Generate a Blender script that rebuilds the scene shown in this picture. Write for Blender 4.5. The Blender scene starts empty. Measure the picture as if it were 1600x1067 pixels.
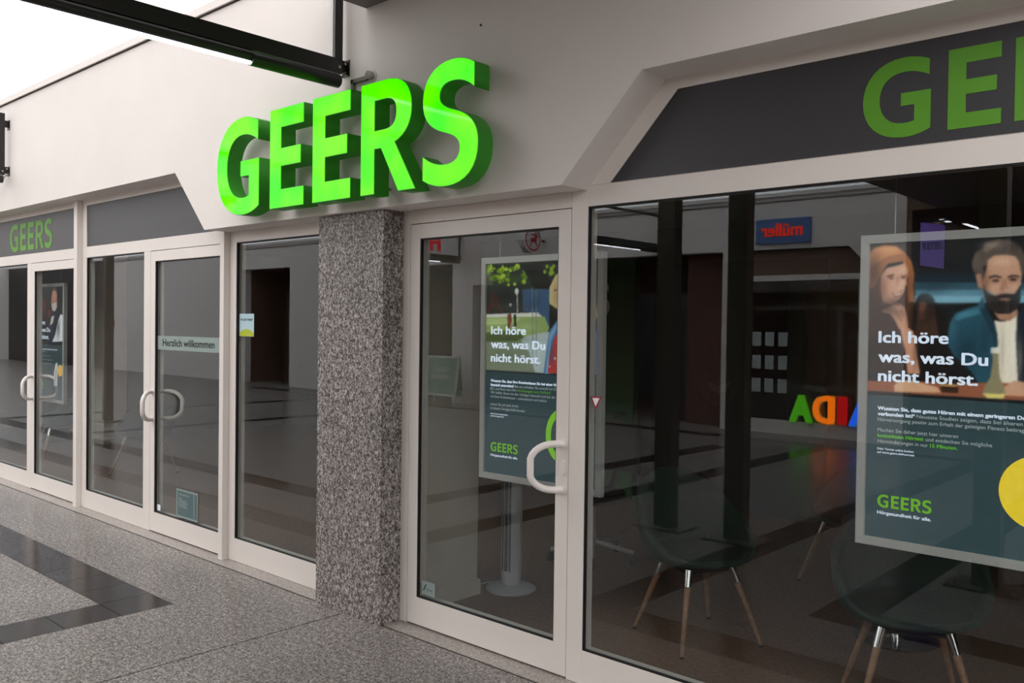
import bpy, bmesh, math, random
import numpy as np
from mathutils import Vector, Matrix, Euler

random.seed(7)
SC = bpy.context.scene
COL = SC.collection
PI = math.pi

# ------------------------------------------------------------------ camera
CAM_H, YAW, PITCH, ROLL, FPX = 1.64, 42.1667, -0.9894, -0.7489, 1374.53
_a, _p, _r = map(math.radians, (YAW, PITCH, ROLL))
_fw = Vector((-math.sin(_a) * math.cos(_p), math.cos(_a) * math.cos(_p), math.sin(_p)))
_rt = Vector((math.cos(_a), math.sin(_a), 0))
_up = _rt.cross(_fw)
_rt2 = _rt * math.cos(_r) - _up * math.sin(_r)
_up2 = _up * math.cos(_r) + _rt * math.sin(_r)
cam = bpy.data.cameras.new('camera')
cam.sensor_width = 36.0
cam.lens = FPX * 36.0 / 1600.0
cam.clip_start = 0.05
cam.clip_end = 200
cam_o = bpy.data.objects.new('camera', cam)
COL.objects.link(cam_o)
m3 = Matrix((_rt2, _up2, -_fw)).transposed()
cam_o.matrix_world = Matrix.Translation((0, 0, CAM_H)) @ m3.to_4x4()
SC.camera = cam_o

# ------------------------------------------------------------------ world: even overcast sky over the glass roof
W = bpy.data.worlds.new('overcast_sky')
SC.world = W
W.use_nodes = True
bg = W.node_tree.nodes['Background']
bg.inputs['Color'].default_value = (1.0, 0.965, 0.94, 1)
bg.inputs['Strength'].default_value = 1.75

SC.view_settings.view_transform = 'Standard'
SC.view_settings.look = 'None'
SC.view_settings.gamma = 1.0
SC.view_settings.use_curve_mapping = False
SC.view_settings.exposure = 0.70

# ------------------------------------------------------------------ materials
MATS = {}


def lin(c):
    return tuple(((v / 255.0) / 12.92 if v / 255.0 <= 0.04045 else ((v / 255.0 + 0.055) / 1.055) ** 2.4) for v in c)


def newmat(name):
    m = bpy.data.materials.new(name)
    m.use_nodes = True
    nt = m.node_tree
    return m, nt, nt.nodes['Principled BSDF']


def plain(name, rgb, rough=0.5, metal=0.0, noise=0.04, scale=6.0, bump=0.0, bscale=150.0, spec=0.5, emit=0.0):
    """rgb as sRGB 0-255; soft noise variation and optional fine bump"""
    if name in MATS:
        return MATS[name]
    m, nt, b = newmat(name)
    c = lin(rgb)
    tc = nt.nodes.new('ShaderNodeTexCoord')
    nz = nt.nodes.new('ShaderNodeTexNoise')
    nz.inputs['Scale'].default_value = scale
    nz.inputs['Detail'].default_value = 4
    nt.links.new(tc.outputs['Object'], nz.inputs['Vector'])
    rp = nt.nodes.new('ShaderNodeValToRGB')
    rp.color_ramp.elements[0].position = 0.3
    rp.color_ramp.elements[1].position = 0.7
    rp.color_ramp.elements[0].color = tuple(max(0, v * (1 - noise)) for v in c) + (1,)
    rp.color_ramp.elements[1].color = tuple(min(1, v * (1 + noise)) for v in c) + (1,)
    nt.links.new(nz.outputs['Fac'], rp.inputs['Fac'])
    nt.links.new(rp.outputs['Color'], b.inputs['Base Color'])
    b.inputs['Roughness'].default_value = rough
    b.inputs['Metallic'].default_value = metal
    b.inputs['Specular IOR Level'].default_value = spec
    if emit > 0:
        nt.links.new(rp.outputs['Color'], b.inputs['Emission Color'])
        b.inputs['Emission Strength'].default_value = emit
    if bump > 0:
        n2 = nt.nodes.new('ShaderNodeTexNoise')
        n2.inputs['Scale'].default_value = bscale
        n2.inputs['Detail'].default_value = 3
        nt.links.new(tc.outputs['Object'], n2.inputs['Vector'])
        bp = nt.nodes.new('ShaderNodeBump')
        bp.inputs['Strength'].default_value = bump
        bp.inputs['Distance'].default_value = 0.004
        nt.links.new(n2.outputs['Fac'], bp.inputs['Height'])
        nt.links.new(bp.outputs['Normal'], b.inputs['Normal'])
    MATS[name] = m
    return m


def granite(name, cols, scale, rough, coord_scale=(1, 1, 1), spec=0.5):
    """speckled stone: voronoi grains recoloured through a stepped ramp, broken up by noise"""
    m, nt, b = newmat(name)
    tc = nt.nodes.new('ShaderNodeTexCoord')
    geo = nt.nodes.new('ShaderNodeNewGeometry')
    mp = nt.nodes.new('ShaderNodeMapping')
    mp.inputs['Scale'].default_value = coord_scale
    nt.links.new(geo.outputs['Position'], mp.inputs['Vector'])
    nz = nt.nodes.new('ShaderNodeTexNoise')
    nz.inputs['Scale'].default_value = scale
    nz.inputs['Detail'].default_value = 2
    nz.inputs['Roughness'].default_value = 0.6
    nt.links.new(mp.outputs['Vector'], nz.inputs['Vector'])
    n1 = nt.nodes.new('ShaderNodeTexNoise')
    n1.inputs['Scale'].default_value = scale * 0.37
    n1.inputs['Detail'].default_value = 2
    nt.links.new(mp.outputs['Vector'], n1.inputs['Vector'])
    ad = nt.nodes.new('ShaderNodeMath')
    ad.operation = 'MULTIPLY_ADD'
    ad.inputs[1].default_value = 0.3
    nt.links.new(n1.outputs['Fac'], ad.inputs[0])
    mu = nt.nodes.new('ShaderNodeMath')
    mu.operation = 'MULTIPLY'
    mu.inputs[1].default_value = 0.7
    nt.links.new(nz.outputs['Fac'], mu.inputs[0])
    nt.links.new(mu.outputs[0], ad.inputs[2])
    rp = nt.nodes.new('ShaderNodeValToRGB')
    els = rp.color_ramp.elements
    while len(els) < len(cols):
        els.new(0.5)
    for e, (p, c) in zip(els, cols):
        e.position = p
        e.color = lin(c) + (1,)
    nt.links.new(ad.outputs[0], rp.inputs['Fac'])
    # faint large blotches
    n3 = nt.nodes.new('ShaderNodeTexNoise')
    n3.inputs['Scale'].default_value = 2.2
    n3.inputs['Detail'].default_value = 4
    nt.links.new(geo.outputs['Position'], n3.inputs['Vector'])
    mr = nt.nodes.new('ShaderNodeMapRange')
    mr.inputs['From Min'].default_value = 0.3
    mr.inputs['From Max'].default_value = 0.7
    mr.inputs['To Min'].default_value = 0.9
    mr.inputs['To Max'].default_value = 1.08
    nt.links.new(n3.outputs['Fac'], mr.inputs['Value'])
    mx = nt.nodes.new('ShaderNodeVectorMath')
    mx.operation = 'SCALE'
    nt.links.new(rp.outputs['Color'], mx.inputs[0])
    nt.links.new(mr.outputs['Result'], mx.inputs['Scale'])
    nt.links.new(mx.outputs['Vector'], b.inputs['Base Color'])
    b.inputs['Roughness'].default_value = rough
    b.inputs['Specular IOR Level'].default_value = spec
    MATS[name] = m
    return m


def glass(name, tint, r0):
    """clear pane: straight-through transmission plus mirror reflection growing towards grazing angles"""
    m = bpy.data.materials.new(name)
    m.use_nodes = True
    nt = m.node_tree
    nt.nodes.clear()
    out = nt.nodes.new('ShaderNodeOutputMaterial')
    mix = nt.nodes.new('ShaderNodeMixShader')
    tr = nt.nodes.new('ShaderNodeBsdfTransparent')
    tr.inputs['Color'].default_value = tint + (1,)
    gl = nt.nodes.new('ShaderNodeBsdfGlossy')
    gl.inputs['Roughness'].default_value = 0.0
    gl.inputs['Color'].default_value = (0.90, 0.95, 1, 1)
    geo = nt.nodes.new('ShaderNodeNewGeometry')
    dt = nt.nodes.new('ShaderNodeVectorMath')
    dt.operation = 'DOT_PRODUCT'
    nt.links.new(geo.outputs['Normal'], dt.inputs[0])
    nt.links.new(geo.outputs['Incoming'], dt.inputs[1])

    def math1(op, a, b=None):
        n = nt.nodes.new('ShaderNodeMath')
        n.operation = op
        for i, v in enumerate((a, b)):
            if v is None:
                continue
            if isinstance(v, (int, float)):
                n.inputs[i].default_value = v
            else:
                nt.links.new(v, n.inputs[i])
        return n.outputs[0]
    c = math1('ABSOLUTE', dt.outputs['Value'])
    p = math1('POWER', math1('SUBTRACT', 1.0, c), 5.0)
    f = math1('ADD', math1('MULTIPLY', p, 1 - r0), r0)
    nt.links.new(f, mix.inputs['Fac'])
    nt.links.new(tr.outputs[0], mix.inputs[1])
    nt.links.new(gl.outputs[0], mix.inputs[2])
    nt.links.new(mix.outputs[0], out.inputs['Surface'])
    MATS[name] = m
    return m


M_PLASTER = plain('white_plaster', (226, 219, 215), 0.85, noise=0.025, scale=1.6, bump=0.12, bscale=90)
M_FRAME = plain('white_coated_aluminium', (224, 217, 211), 0.38, noise=0.02, scale=3, spec=0.4)
M_GASKET = plain('black_rubber_gasket', (18, 16, 16), 0.6)
M_PANEL = plain('anthracite_panel', (54, 54, 57), 0.42, noise=0.05, scale=60, spec=0.5)
M_PANELGREEN = plain('green_vinyl', (86, 150, 28), 0.5, noise=0.04)
M_BLACK = plain('black_powder_coat', (22, 20, 20), 0.42, noise=0.1)
M_STEEL = plain('brushed_steel', (170, 168, 162), 0.32, 1.0)
M_ZINC = plain('zinc_conduit', (150, 146, 138), 0.45, 0.6)
M_CHROME = plain('chrome', (215, 215, 215), 0.12, 1.0)
M_BROWNPOST = plain('dark_brown_steel', (84, 71, 62), 0.5, noise=0.06)
M_PILLAR = granite('pillar_granite', [(0.36, (44, 40, 40)), (0.45, (96, 90, 87)), (0.53, (142, 135, 131)), (0.63, (196, 190, 186))], 125, 0.45, (1, 1, 0.75), spec=0.3)
M_FLOOR = granite('floor_granite', [(0.36, (66, 61, 58)), (0.45, (104, 98, 95)), (0.53, (130, 124, 120)), (0.63, (172, 166, 161))], 92, 0.26, spec=0.14)
M_SILL = granite('sill_granite', [(0.36, (110, 103, 98)), (0.5, (150, 142, 136)), (0.64, (186, 178, 171))], 140, 0.4)
M_DARKTILE = plain('dark_stone_tile', (54, 48, 46), 0.16, noise=0.06, scale=8, spec=0.14)
M_GROUT = plain('grout', (120, 114, 108), 0.9)
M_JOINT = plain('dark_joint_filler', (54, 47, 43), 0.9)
M_GLASS = glass('shop_glass', (0.89, 0.905, 0.895), 0.056)
M_ROOFGLASS = glass('roof_glass', (0.97, 0.98, 0.99), 0.03)
M_CARPET = plain('brown_carpet', (118, 88, 66), 0.9, noise=0.25, scale=45)
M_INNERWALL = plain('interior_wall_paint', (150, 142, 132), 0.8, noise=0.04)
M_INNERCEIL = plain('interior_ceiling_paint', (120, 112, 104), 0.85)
M_CREAM = plain('cream_partition_paint', (206, 198, 184), 0.7)
M_GREENWALL = plain('green_wall_paint', (26, 92, 48), 0.7)
M_GREENSHELL = plain('dark_green_upholstery', (30, 54, 46), 0.85, noise=0.15, scale=120, bump=0.2, bscale=400)
M_WOOD = plain('beech_leg', (150, 112, 84), 0.5, noise=0.18, scale=30)
M_FOOT = plain('black_foot', (24, 22, 22), 0.6)
M_FANWHITE = plain('fan_plastic', (196, 198, 204), 0.5)
M_FANDARK = plain('fan_grille_dark', (52, 54, 60), 0.6)
M_HANDLE = plain('white_handle', (232, 224, 220), 0.3, spec=0.45)
M_BROWN = plain('brown_cladding', (112, 86, 70), 0.6, noise=0.12, scale=8)
M_REDWOOD = plain('red_brown_cladding', (92, 52, 42), 0.6, noise=0.12, scale=8)
M_CEILDARK = plain('dark_grey_soffit', (112, 106, 102), 0.7)
M_WHITE = plain('white_print', (238, 240, 242), 0.6, noise=0.0)
M_FROST = plain('frosted_film', (140, 154, 150), 0.7, noise=0.02)
M_ALU = plain('anodised_aluminium', (200, 200, 198), 0.35, 0.15)
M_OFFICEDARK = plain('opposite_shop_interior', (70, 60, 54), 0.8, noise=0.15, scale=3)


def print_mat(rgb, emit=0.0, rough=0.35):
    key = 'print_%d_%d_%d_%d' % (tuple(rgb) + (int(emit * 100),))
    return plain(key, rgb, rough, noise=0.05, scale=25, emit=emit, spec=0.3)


def letter_mat():
    m, nt, b = newmat('lit_green_acrylic')
    geo = nt.nodes.new('ShaderNodeNewGeometry')
    nz = nt.nodes.new('ShaderNodeTexNoise')
    nz.inputs['Scale'].default_value = 3.2
    nz.inputs['Detail'].default_value = 2
    nt.links.new(geo.outputs['Position'], nz.inputs['Vector'])
    n2 = nt.nodes.new('ShaderNodeTexNoise')
    n2.inputs['Scale'].default_value = 130
    nt.links.new(geo.outputs['Position'], n2.inputs['Vector'])
    ad = nt.nodes.new('ShaderNodeMath')
    ad.operation = 'MULTIPLY_ADD'
    ad.inputs[1].default_value = 0.25
    nt.links.new(n2.outputs['Fac'], ad.inputs[0])
    nt.links.new(nz.outputs['Fac'], ad.inputs[2])
    rp = nt.nodes.new('ShaderNodeValToRGB')
    rp.color_ramp.elements[0].position = 0.5
    rp.color_ramp.elements[0].color = (0.03, 0.9, 0.0, 1)
    rp.color_ramp.elements[1].position = 0.78
    rp.color_ramp.elements[1].color = (0.16, 0.95, 0.0, 1)
    nt.links.new(ad.outputs[0], rp.inputs['Fac'])
    b.inputs['Base Color'].default_value = (0.01, 0.12, 0.0, 1)
    nt.links.new(rp.outputs['Color'], b.inputs['Emission Color'])
    b.inputs['Emission Strength'].default_value = 0.78
    b.inputs['Roughness'].default_value = 0.05
    b.inputs['Specular IOR Level'].default_value = 0.12
    MATS['lit'] = m
    return m


M_LIT = letter_mat()
M_RETURN = plain('green_letter_return', (40, 128, 22), 0.45, noise=0.03, emit=0.06)
M_EDGE = plain('letter_edge_trim', (60, 170, 40), 0.4)
M_LED = plain('led_diffuser', (255, 250, 255), 0.5, noise=0.0, emit=6.0)

# ------------------------------------------------------------------ helpers


def link(o, parent=None):
    COL.objects.link(o)
    if parent is not None:
        o.parent = parent
    return o


def tag(o, label, cat, group=None, kind=None):
    o['label'] = label
    o['category'] = cat
    if group:
        o['group'] = group
    if kind:
        o['kind'] = kind
    return o


def empty(name, loc, rz=0.0):
    o = bpy.data.objects.new(name, None)
    o.empty_display_size = 0.1
    o.location = loc
    o.rotation_euler = (0, 0, rz)
    return link(o)


class MB:
    """collects simple shapes into one mesh"""

    def __init__(self):
        self.bm = bmesh.new()

    def box(self, x0, x1, y0, y1, z0, z1):
        vs = [self.bm.verts.new(p) for p in ((x0, y0, z0), (x1, y0, z0), (x1, y1, z0), (x0, y1, z0), (x0, y0, z1), (x1, y0, z1), (x1, y1, z1), (x0, y1, z1))]
        for f in ((3, 2, 1, 0), (4, 5, 6, 7), (0, 1, 5, 4), (1, 2, 6, 5), (2, 3, 7, 6), (3, 0, 4, 7)):
            self.bm.faces.new([vs[i] for i in f])
        return self

    def prism(self, pts, axis, a, b):
        """polygon (2D) extruded along axis 'x','y' or 'z' from a to b"""
        def P(p, t):
            return {'x': (t, p[0], p[1]), 'y': (p[0], t, p[1]), 'z': (p[0], p[1], t)}[axis]
        lo = [self.bm.verts.new(P(p, a)) for p in pts]
        hi = [self.bm.verts.new(P(p, b)) for p in pts]
        n = len(pts)
        self.bm.faces.new(lo)
        self.bm.faces.new(hi[::-1])
        for i in range(n):
            self.bm.faces.new((lo[i], hi[i], hi[(i + 1) % n], lo[(i + 1) % n]))
        return self

    def tube(self, pts, r, seg=10, caps=True, radii=None):
        pts = [Vector(p) for p in pts]
        rings = []
        prev = None
        for i, p in enumerate(pts):
            t = (pts[min(i + 1, len(pts) - 1)] - pts[max(i - 1, 0)]).normalized()
            if prev is None:
                u = t.orthogonal().normalized()
            else:
                u = (prev - t * prev.dot(t)).normalized()
            prev = u
            w = t.cross(u)
            rr = radii[i] if radii else r
            rings.append([self.bm.verts.new(p + (u * math.cos(2 * PI * k / seg) + w * math.sin(2 * PI * k / seg)) * rr) for k in range(seg)])
        for a, b in zip(rings, rings[1:]):
            for k in range(seg):
                self.bm.faces.new((a[k], a[(k + 1) % seg], b[(k + 1) % seg], b[k]))
        if caps:
            self.bm.faces.new(rings[0][::-1])
            self.bm.faces.new(rings[-1])
        return self

    def lathe(self, prof, seg=24, c=(0, 0, 0)):
        rings = []
        for r, z in prof:
            rings.append([self.bm.verts.new((c[0] + r * math.cos(2 * PI * k / seg), c[1] + r * math.sin(2 * PI * k / seg), c[2] + z)) for k in range(seg)])
        for a, b in zip(rings, rings[1:]):
            for k in range(seg):
                self.bm.faces.new((a[k], a[(k + 1) % seg], b[(k + 1) % seg], b[k]))
        self.bm.faces.new(rings[0][::-1])
        self.bm.faces.new(rings[-1])
        return self

    def build(self, name, mat, parent=None, bevel=0.0, smooth=False, off=None):
        bmesh.ops.recalc_face_normals(self.bm, faces=self.bm.faces[:])
        if bevel > 0:
            bmesh.ops.bevel(self.bm, geom=self.bm.edges[:], offset=bevel, segments=2, affect='EDGES', profile=0.7)
        if off is not None:
            bmesh.ops.translate(self.bm, vec=Vector(off), verts=self.bm.verts[:])
        me = bpy.data.meshes.new(name)
        self.bm.to_mesh(me)
        self.bm.free()
        if smooth:
            for p in me.polygons:
                p.use_smooth = True
            me.set_sharp_from_angle(angle=math.radians(40))
        me.materials.append(mat)
        return link(bpy.data.objects.new(name, me), parent)


def box(name, mat, x0, x1, y0, y1, z0, z1, parent=None, bevel=0.0):
    return MB().box(x0, x1, y0, y1, z0, z1).build(name, mat, parent, bevel)


def curve_mesh(name, loops, depth, bevel=0.0):
    """filled 2D outline(s) with holes, in XY, extruded symmetric along Z"""
    c = bpy.data.curves.new(name, 'CURVE')
    c.dimensions = '2D'
    c.fill_mode = 'BOTH'
    c.extrude = depth / 2
    c.bevel_depth = bevel
    for lp in loops:
        s = c.splines.new('POLY')
        s.points.add(len(lp) - 1)
        for q, p in zip(s.points, lp):
            q.co = (p[0], p[1], 0, 1)
        s.use_cyclic_u = True
    o = bpy.data.objects.new(name, c)
    me = bpy.data.meshes.new_from_object(o)
    bpy.data.objects.remove(o)
    bpy.data.curves.remove(c)
    return me


FRONT = Matrix(((1, 0, 0, 0), (0, 0, -1, 0), (0, 1, 0, 0), (0, 0, 0, 1)))      # XY drawing -> faces -y, x right, z up
BACK = Matrix(((-1, 0, 0, 0), (0, 0, 1, 0), (0, 1, 0, 0), (0, 0, 0, 1)))       # XY drawing -> faces +y


def text_mesh(body, width=None, cap=0.05, bold=0.0, depth=0.0):
    """lettering as a mesh; bold thickens every stroke by overlaying shifted copies"""
    c = bpy.data.curves.new('text', 'FONT')
    c.body = body
    c.size = cap / 0.682
    c.extrude = depth / 2
    c.resolution_u = 3
    o = bpy.data.objects.new('text', c)
    me = bpy.data.meshes.new_from_object(o)
    bpy.data.objects.remove(o)
    bpy.data.curves.remove(c)
    xs = [v.co.x for v in me.vertices]
    x0, x1 = min(xs), max(xs)
    sx = (width - 2 * bold) / (x1 - x0) if width else 1.0
    for v in me.vertices:
        v.co.x = (v.co.x - x0) * sx + bold
    if bold > 0:
        bm = bmesh.new()
        for dx, dy in ((-1, -.55), (1, -.55), (-1, .55), (1, .55), (0, 0), (-.5, 0), (.5, 0)):
            m2 = me.copy()
            m2.transform(Matrix.Translation((dx * bold, dy * bold, 0)))
            bm.from_mesh(m2)
            bpy.data.meshes.remove(m2)
        bm.to_mesh(me)
        bm.free()
    return me, (x1 - x0) * sx + 2 * bold


def put(name, me, mat, mtx, parent=None):
    me.transform(mtx)
    me.materials.clear()
    me.materials.append(mat)
    return link(bpy.data.objects.new(name, me), parent)


def bez(p0, p1, p2, p3, n=8):
    r = []
    for i in range(n):
        t = i / n
        a, b, c, d = (1 - t) ** 3, 3 * t * (1 - t) ** 2, 3 * t * t * (1 - t), t ** 3
        r.append((a * p0[0] + b * p1[0] + c * p2[0] + d * p3[0], a * p0[1] + b * p1[1] + c * p2[1] + d * p3[1]))
    return r


def path(start, segs, n=8):
    """segs: ('l', pt) or ('c', c1, c2, pt)"""
    out = []
    cur = start
    for s in segs:
        if s[0] == 'l':
            out.append(cur)
            cur = s[1]
        else:
            out += bez(cur, s[1], s[2], s[3], n)
            cur = s[3]
    if (Vector(cur) - Vector(out[0])).length > 1e-4:
        out.append(cur)
    return out


# letter outlines, cap height 1, own left edge at x=0
def glyphs():
    E = [[(0, 0), (.597, 0), (.597, .188), (.205, .188), (.205, .418), (.545, .418), (.545, .6), (.205, .6), (.205, .808), (.592, .808), (.592, 1), (0, 1)]]
    G = [path((.826, .945), [
        ('c', (.72, 1.0), (.60, 1.018), (.51, 1.018)),
        ('c', (.2, 1.018), (0, .80), (0, .50)),
        ('c', (0, .19), (.2, -.018), (.52, -.018)),
        ('c', (.64, -.018), (.76, .01), (.847, .065)),
        ('l', (.847, .556)), ('l', (.484, .556)), ('l', (.484, .39)), ('l', (.65, .39)), ('l', (.65, .185)),
        ('c', (.60, .168), (.56, .165), (.52, .165)),
        ('c', (.33, .165), (.214, .30), (.214, .50)),
        ('c', (.214, .71), (.34, .83), (.53, .83)),
        ('c', (.63, .83), (.73, .80), (.826, .745)),
        ('l', (.826, .945))])]
    R = [path((0, 0), [
        ('l', (.197, 0)), ('l', (.197, .40)), ('l', (.285, .40)), ('l', (.525, 0)), ('l', (.752, 0)), ('l', (.475, .435)),
        ('c', (.62, .48), (.695, .58), (.695, .71)),
        ('c', (.695, .90), (.57, 1.0), (.36, 1.0)),
        ('l', (0, 1)), ('l', (0, 0))]),
        path((.197, .83), [('l', (.335, .83)), ('c', (.44, .83), (.49, .79), (.49, .70)), ('c', (.49, .61), (.44, .565), (.335, .565)), ('l', (.197, .565)), ('l', (.197, .83))])]
    S = [path((.618, .945), [
        ('c', (.54, .995), (.45, 1.018), (.355, 1.018)),
        ('c', (.145, 1.018), (.005, .90), (.005, .715)),
        ('c', (.005, .565), (.095, .475), (.275, .425)),
        ('c', (.415, .385), (.455, .345), (.455, .28)),
        ('c', (.455, .205), (.395, .165), (.29, .165)),
        ('c', (.19, .165), (.10, .195), (.01, .26)),
        ('l', (.01, .055)),
        ('c', (.10, .005), (.195, -.018), (.30, -.018)),
        ('c', (.53, -.018), (.668, .10), (.668, .30)),
        ('c', (.668, .455), (.575, .545), (.39, .60)),
        ('c', (.255, .64), (.215, .68), (.215, .735)),
        ('c', (.215, .80), (.27, .838), (.365, .838)),
        ('c', (.455, .838), (.54, .812), (.618, .745)),
        ('l', (.618, .945))])]
    return [('G', G, 0.0), ('E', E, 1.049), ('E', E, 1.79), ('R', R, 2.537), ('S', S, 3.366)]


GLY = glyphs()
LOGO_W = 4.037      # logo width at cap height 1


def logo_print(parent, name, mat, x, y, z, cap, depth=0.002, sx=1.0):
    """the five letters as flat vinyl, facing -y, each its own part"""
    for ch, loops, ox in GLY:
        me = curve_mesh(name, [[((p[0] + ox) * cap * sx, p[1] * cap) for p in lp] for lp in loops], depth)
        put(name, me, mat, Matrix.Translation((x, y, z)) @ FRONT, parent)

# ------------------------------------------------------------------ floor of the arcade
YW, YF, YG = 3.008, 3.193, 3.215           # wall face, frame face, glass
YB = -6.6                                  # face of the opposite wall
FL = box('floor', M_GROUT, -40, 20, -12, 3.6, -0.08, -0.006)
tag(FL, 'polished grey granite arcade floor with dark stone stripes', 'floor', kind='structure')

S3 = 0.3
STRIPES = [  # x0, x1, y0, y1, along, pitch
    (-18.06, -4.86, 2.165, 2.465, 'x', 0.3), (-5.16, -4.86, -5.635, 2.165, 'y', 0.3),
    (-3.2, 4.0, 2.165, 2.465, 'x', 0.6), (-3.2, -2.9, -5.635, 2.165, 'y', 0.3),
    (-18.0, -5.96, 1.26, 1.56, 'x', 0.9), (-6.26, -5.96, -4.74, 1.26, 'y', 0.6),
    (-2.1, 3.0, 1.26, 1.56, 'x', 0.6), (-2.1, -1.8, -4.74, 1.26, 'y', 0.3),
    (-13.3, -13.0, -5.635, 1.26, 'y', 0.9), (-16.2, -15.9, -5.635, 1.26, 'y', 0.9),
    (-20, 4, -5.935, -5.635, 'x', 0.9)]
_tile_mesh = {}


def slab(name, mat, x0, x1, y0, y1, z1=0.0, gap=0.0025):
    key = (round(x1 - x0, 3), round(y1 - y0, 3), mat.name, z1)
    if key not in _tile_mesh:
        w, d = (x1 - x0) / 2 - gap, (y1 - y0) / 2 - gap
        b = MB().box(-w, w, -d, d, -0.02, 0)
        o = b.build(name, mat, FL)
        _tile_mesh[key] = o.data
    else:
        o = link(bpy.data.objects.new(name, _tile_mesh[key]), FL)
    o.location = ((x0 + x1) / 2, (y0 + y1) / 2, z1)
    return o


for (x0, x1, y0, y1, al, pt) in STRIPES:
    n = max(1, int(round(((x1 - x0) if al == 'x' else (y1 - y0)) / pt)))
    for i in range(n):
        if al == 'x':
            a = (x1 - x0) / n
            slab('stripe_tile', M_DARKTILE, x1 - (i + 1) * a, x1 - i * a, y0, y1)
        else:
            a = (y1 - y0) / n
            slab('stripe_tile', M_DARKTILE, x0, x1, y1 - (i + 1) * a, y1 - i * a)
# granite fields between the stripes
xs = sorted({-40, -18.06, -16.2, -15.9, -13.3, -13.0, -6.26, -5.96, -5.16, -4.86, -4.03, -3.2, -2.9, -2.1, -1.8, 3.0, 4.0, 20, -18.0, -20})
ys = sorted({-12, -5.935, -5.635, -4.74, 1.26, 1.56, 2.165, 2.465, 3.066})


def in_stripe(x, y):
    return any(a < x < b and c < y < d for a, b, c, d, _, _ in STRIPES)


for j in range(len(ys) - 1):
    run = None
    for i in range(len(xs) - 1):
        cx, cy = (xs[i] + xs[i + 1]) / 2, (ys[j] + ys[j + 1]) / 2
        if in_stripe(cx, cy):
            if run is not None:
                slab('granite_slab', M_FLOOR, run, xs[i], ys[j], ys[j + 1], gap=0.0005)
            run = None
        else:
            if run is None:
                run = xs[i]
            if xs[i + 1] == -4.03:      # the open joint on the pillar axis
                slab('granite_slab', M_FLOOR, run, xs[i + 1] - 0.0045, ys[j], ys[j + 1], gap=0.0005)
                run = xs[i + 1] + 0.0045
    if run is not None:
        slab('granite_slab', M_FLOOR, run, xs[-1], ys[j], ys[j + 1], gap=0.0005)
box('joint_filler', M_JOINT, -4.036, -4.024, -12, 3.066, -0.02, -0.0015, FL)
box('joint_filler', M_JOINT, -13, 3, 3.062, 3.078, -0.02, -0.001, FL)
for a, b in ((-13, -8.02), (-8.02, -5.55), (-5.55, -4.03), (-4.03, -2.48), (-2.48, 3)):
    o = box('sill_slab', M_SILL, a + 0.001, b - 0.001, 3.078, 3.45, -0.02, 0.002, FL)

# ------------------------------------------------------------------ shop front wall with chamfered recesses
prof = [(-16, 2.69), (-5.9525, 2.69), (-5.5388, 2.263), (-2.4456, 2.263), (-2.0324, 2.69), (5, 2.69), (5, 3.70), (-16, 3.70)]
WF = MB().prism(prof, 'y', YW, 3.29).build('wall_front', M_PLASTER)
tag(WF, 'white plaster wall with chamfered recesses above the glazed shop front', 'wall', kind='structure')
box('capping', M_PLASTER, -16, -3.83, 2.985, 3.29, 3.708, 3.76, WF)
box('shade_line_strip', M_JOINT, -16, -3.83, 3.0, 3.29, 3.70, 3.708, WF)  # dark strip standing in for the line of shade under the capping
MB().tube([(-2.95, 3.012, 3.07), (-2.95, 3.004, 3.07)], 0.006, 8).build('screw_hole', M_BLACK, WF)

GP = empty('granite_pillar', (-4.0, 3.15, 0))
tag(GP, 'speckled grey granite pillar under the lit green sign', 'pillar', kind='structure')


def rel(o, root):
    o.parent = root
    o.matrix_parent_inverse = Matrix.Translation(-Vector(root.location))
    return o


rel(box('front_slab', M_PILLAR, -4.294, -3.708, 3.051, 3.081, 0, 2.262, bevel=0.001), GP)
rel(box('side_slab', M_PILLAR, -3.738, -3.7085, 3.082, 3.29, 0, 2.262), GP)
rel(box('side_slab', M_PILLAR, -4.2935, -4.264, 3.082, 3.29, 0, 2.262), GP)
rel(box('core', M_GROUT, -4.262, -3.74, 3.083, 3.29, 0, 2.262), GP)

# ------------------------------------------------------------------ glazed front
ZB, ZG0, ZG1, ZT = 0.004, 0.16, 2.188, 2.19
YBK = 3.265


def bars(root, specs, mat=M_FRAME, y0=YF, y1=YBK):
    for nm, x0, x1, z0, z1 in specs:
        rel(box(nm, mat, x0, x1, y0, y1, z0, z1, bevel=0.0012), root)


def pane(root, x0, x1, z0, z1):
    t = 0.006
    g = MB()
    g.box(x0, x0 + t, YF + 0.004, YG, z0, z1).box(x1 - t, x1, YF + 0.004, YG, z0, z1)
    g.box(x0 + t, x1 - t, YF + 0.004, YG, z0, z0 + t).box(x0 + t, x1 - t, YF + 0.004, YG, z1 - t, z1)
    rel(g.build('gasket', M_GASKET), root)
    rel(box('pane', M_GLASS, x0, x1, YG, YG + 0.006, z0, z1), root)


def window(name, label, x0, x1, gx0, gx1, ztop):
    r = empty(name, ((x0 + x1) / 2, YF, 0))
    tag(r, label, 'window', kind='structure')
    bars(r, [('frame_stile', x0, gx0, ZB, ztop), ('frame_stile', gx1, x1, ZB, ztop), ('frame_rail', gx0, gx1, ZB, ZG0), ('frame_rail', gx0, gx1, ZG1, ztop)])
    pane(r, gx0, gx1, ZG0, ZG1)
    return r


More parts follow.
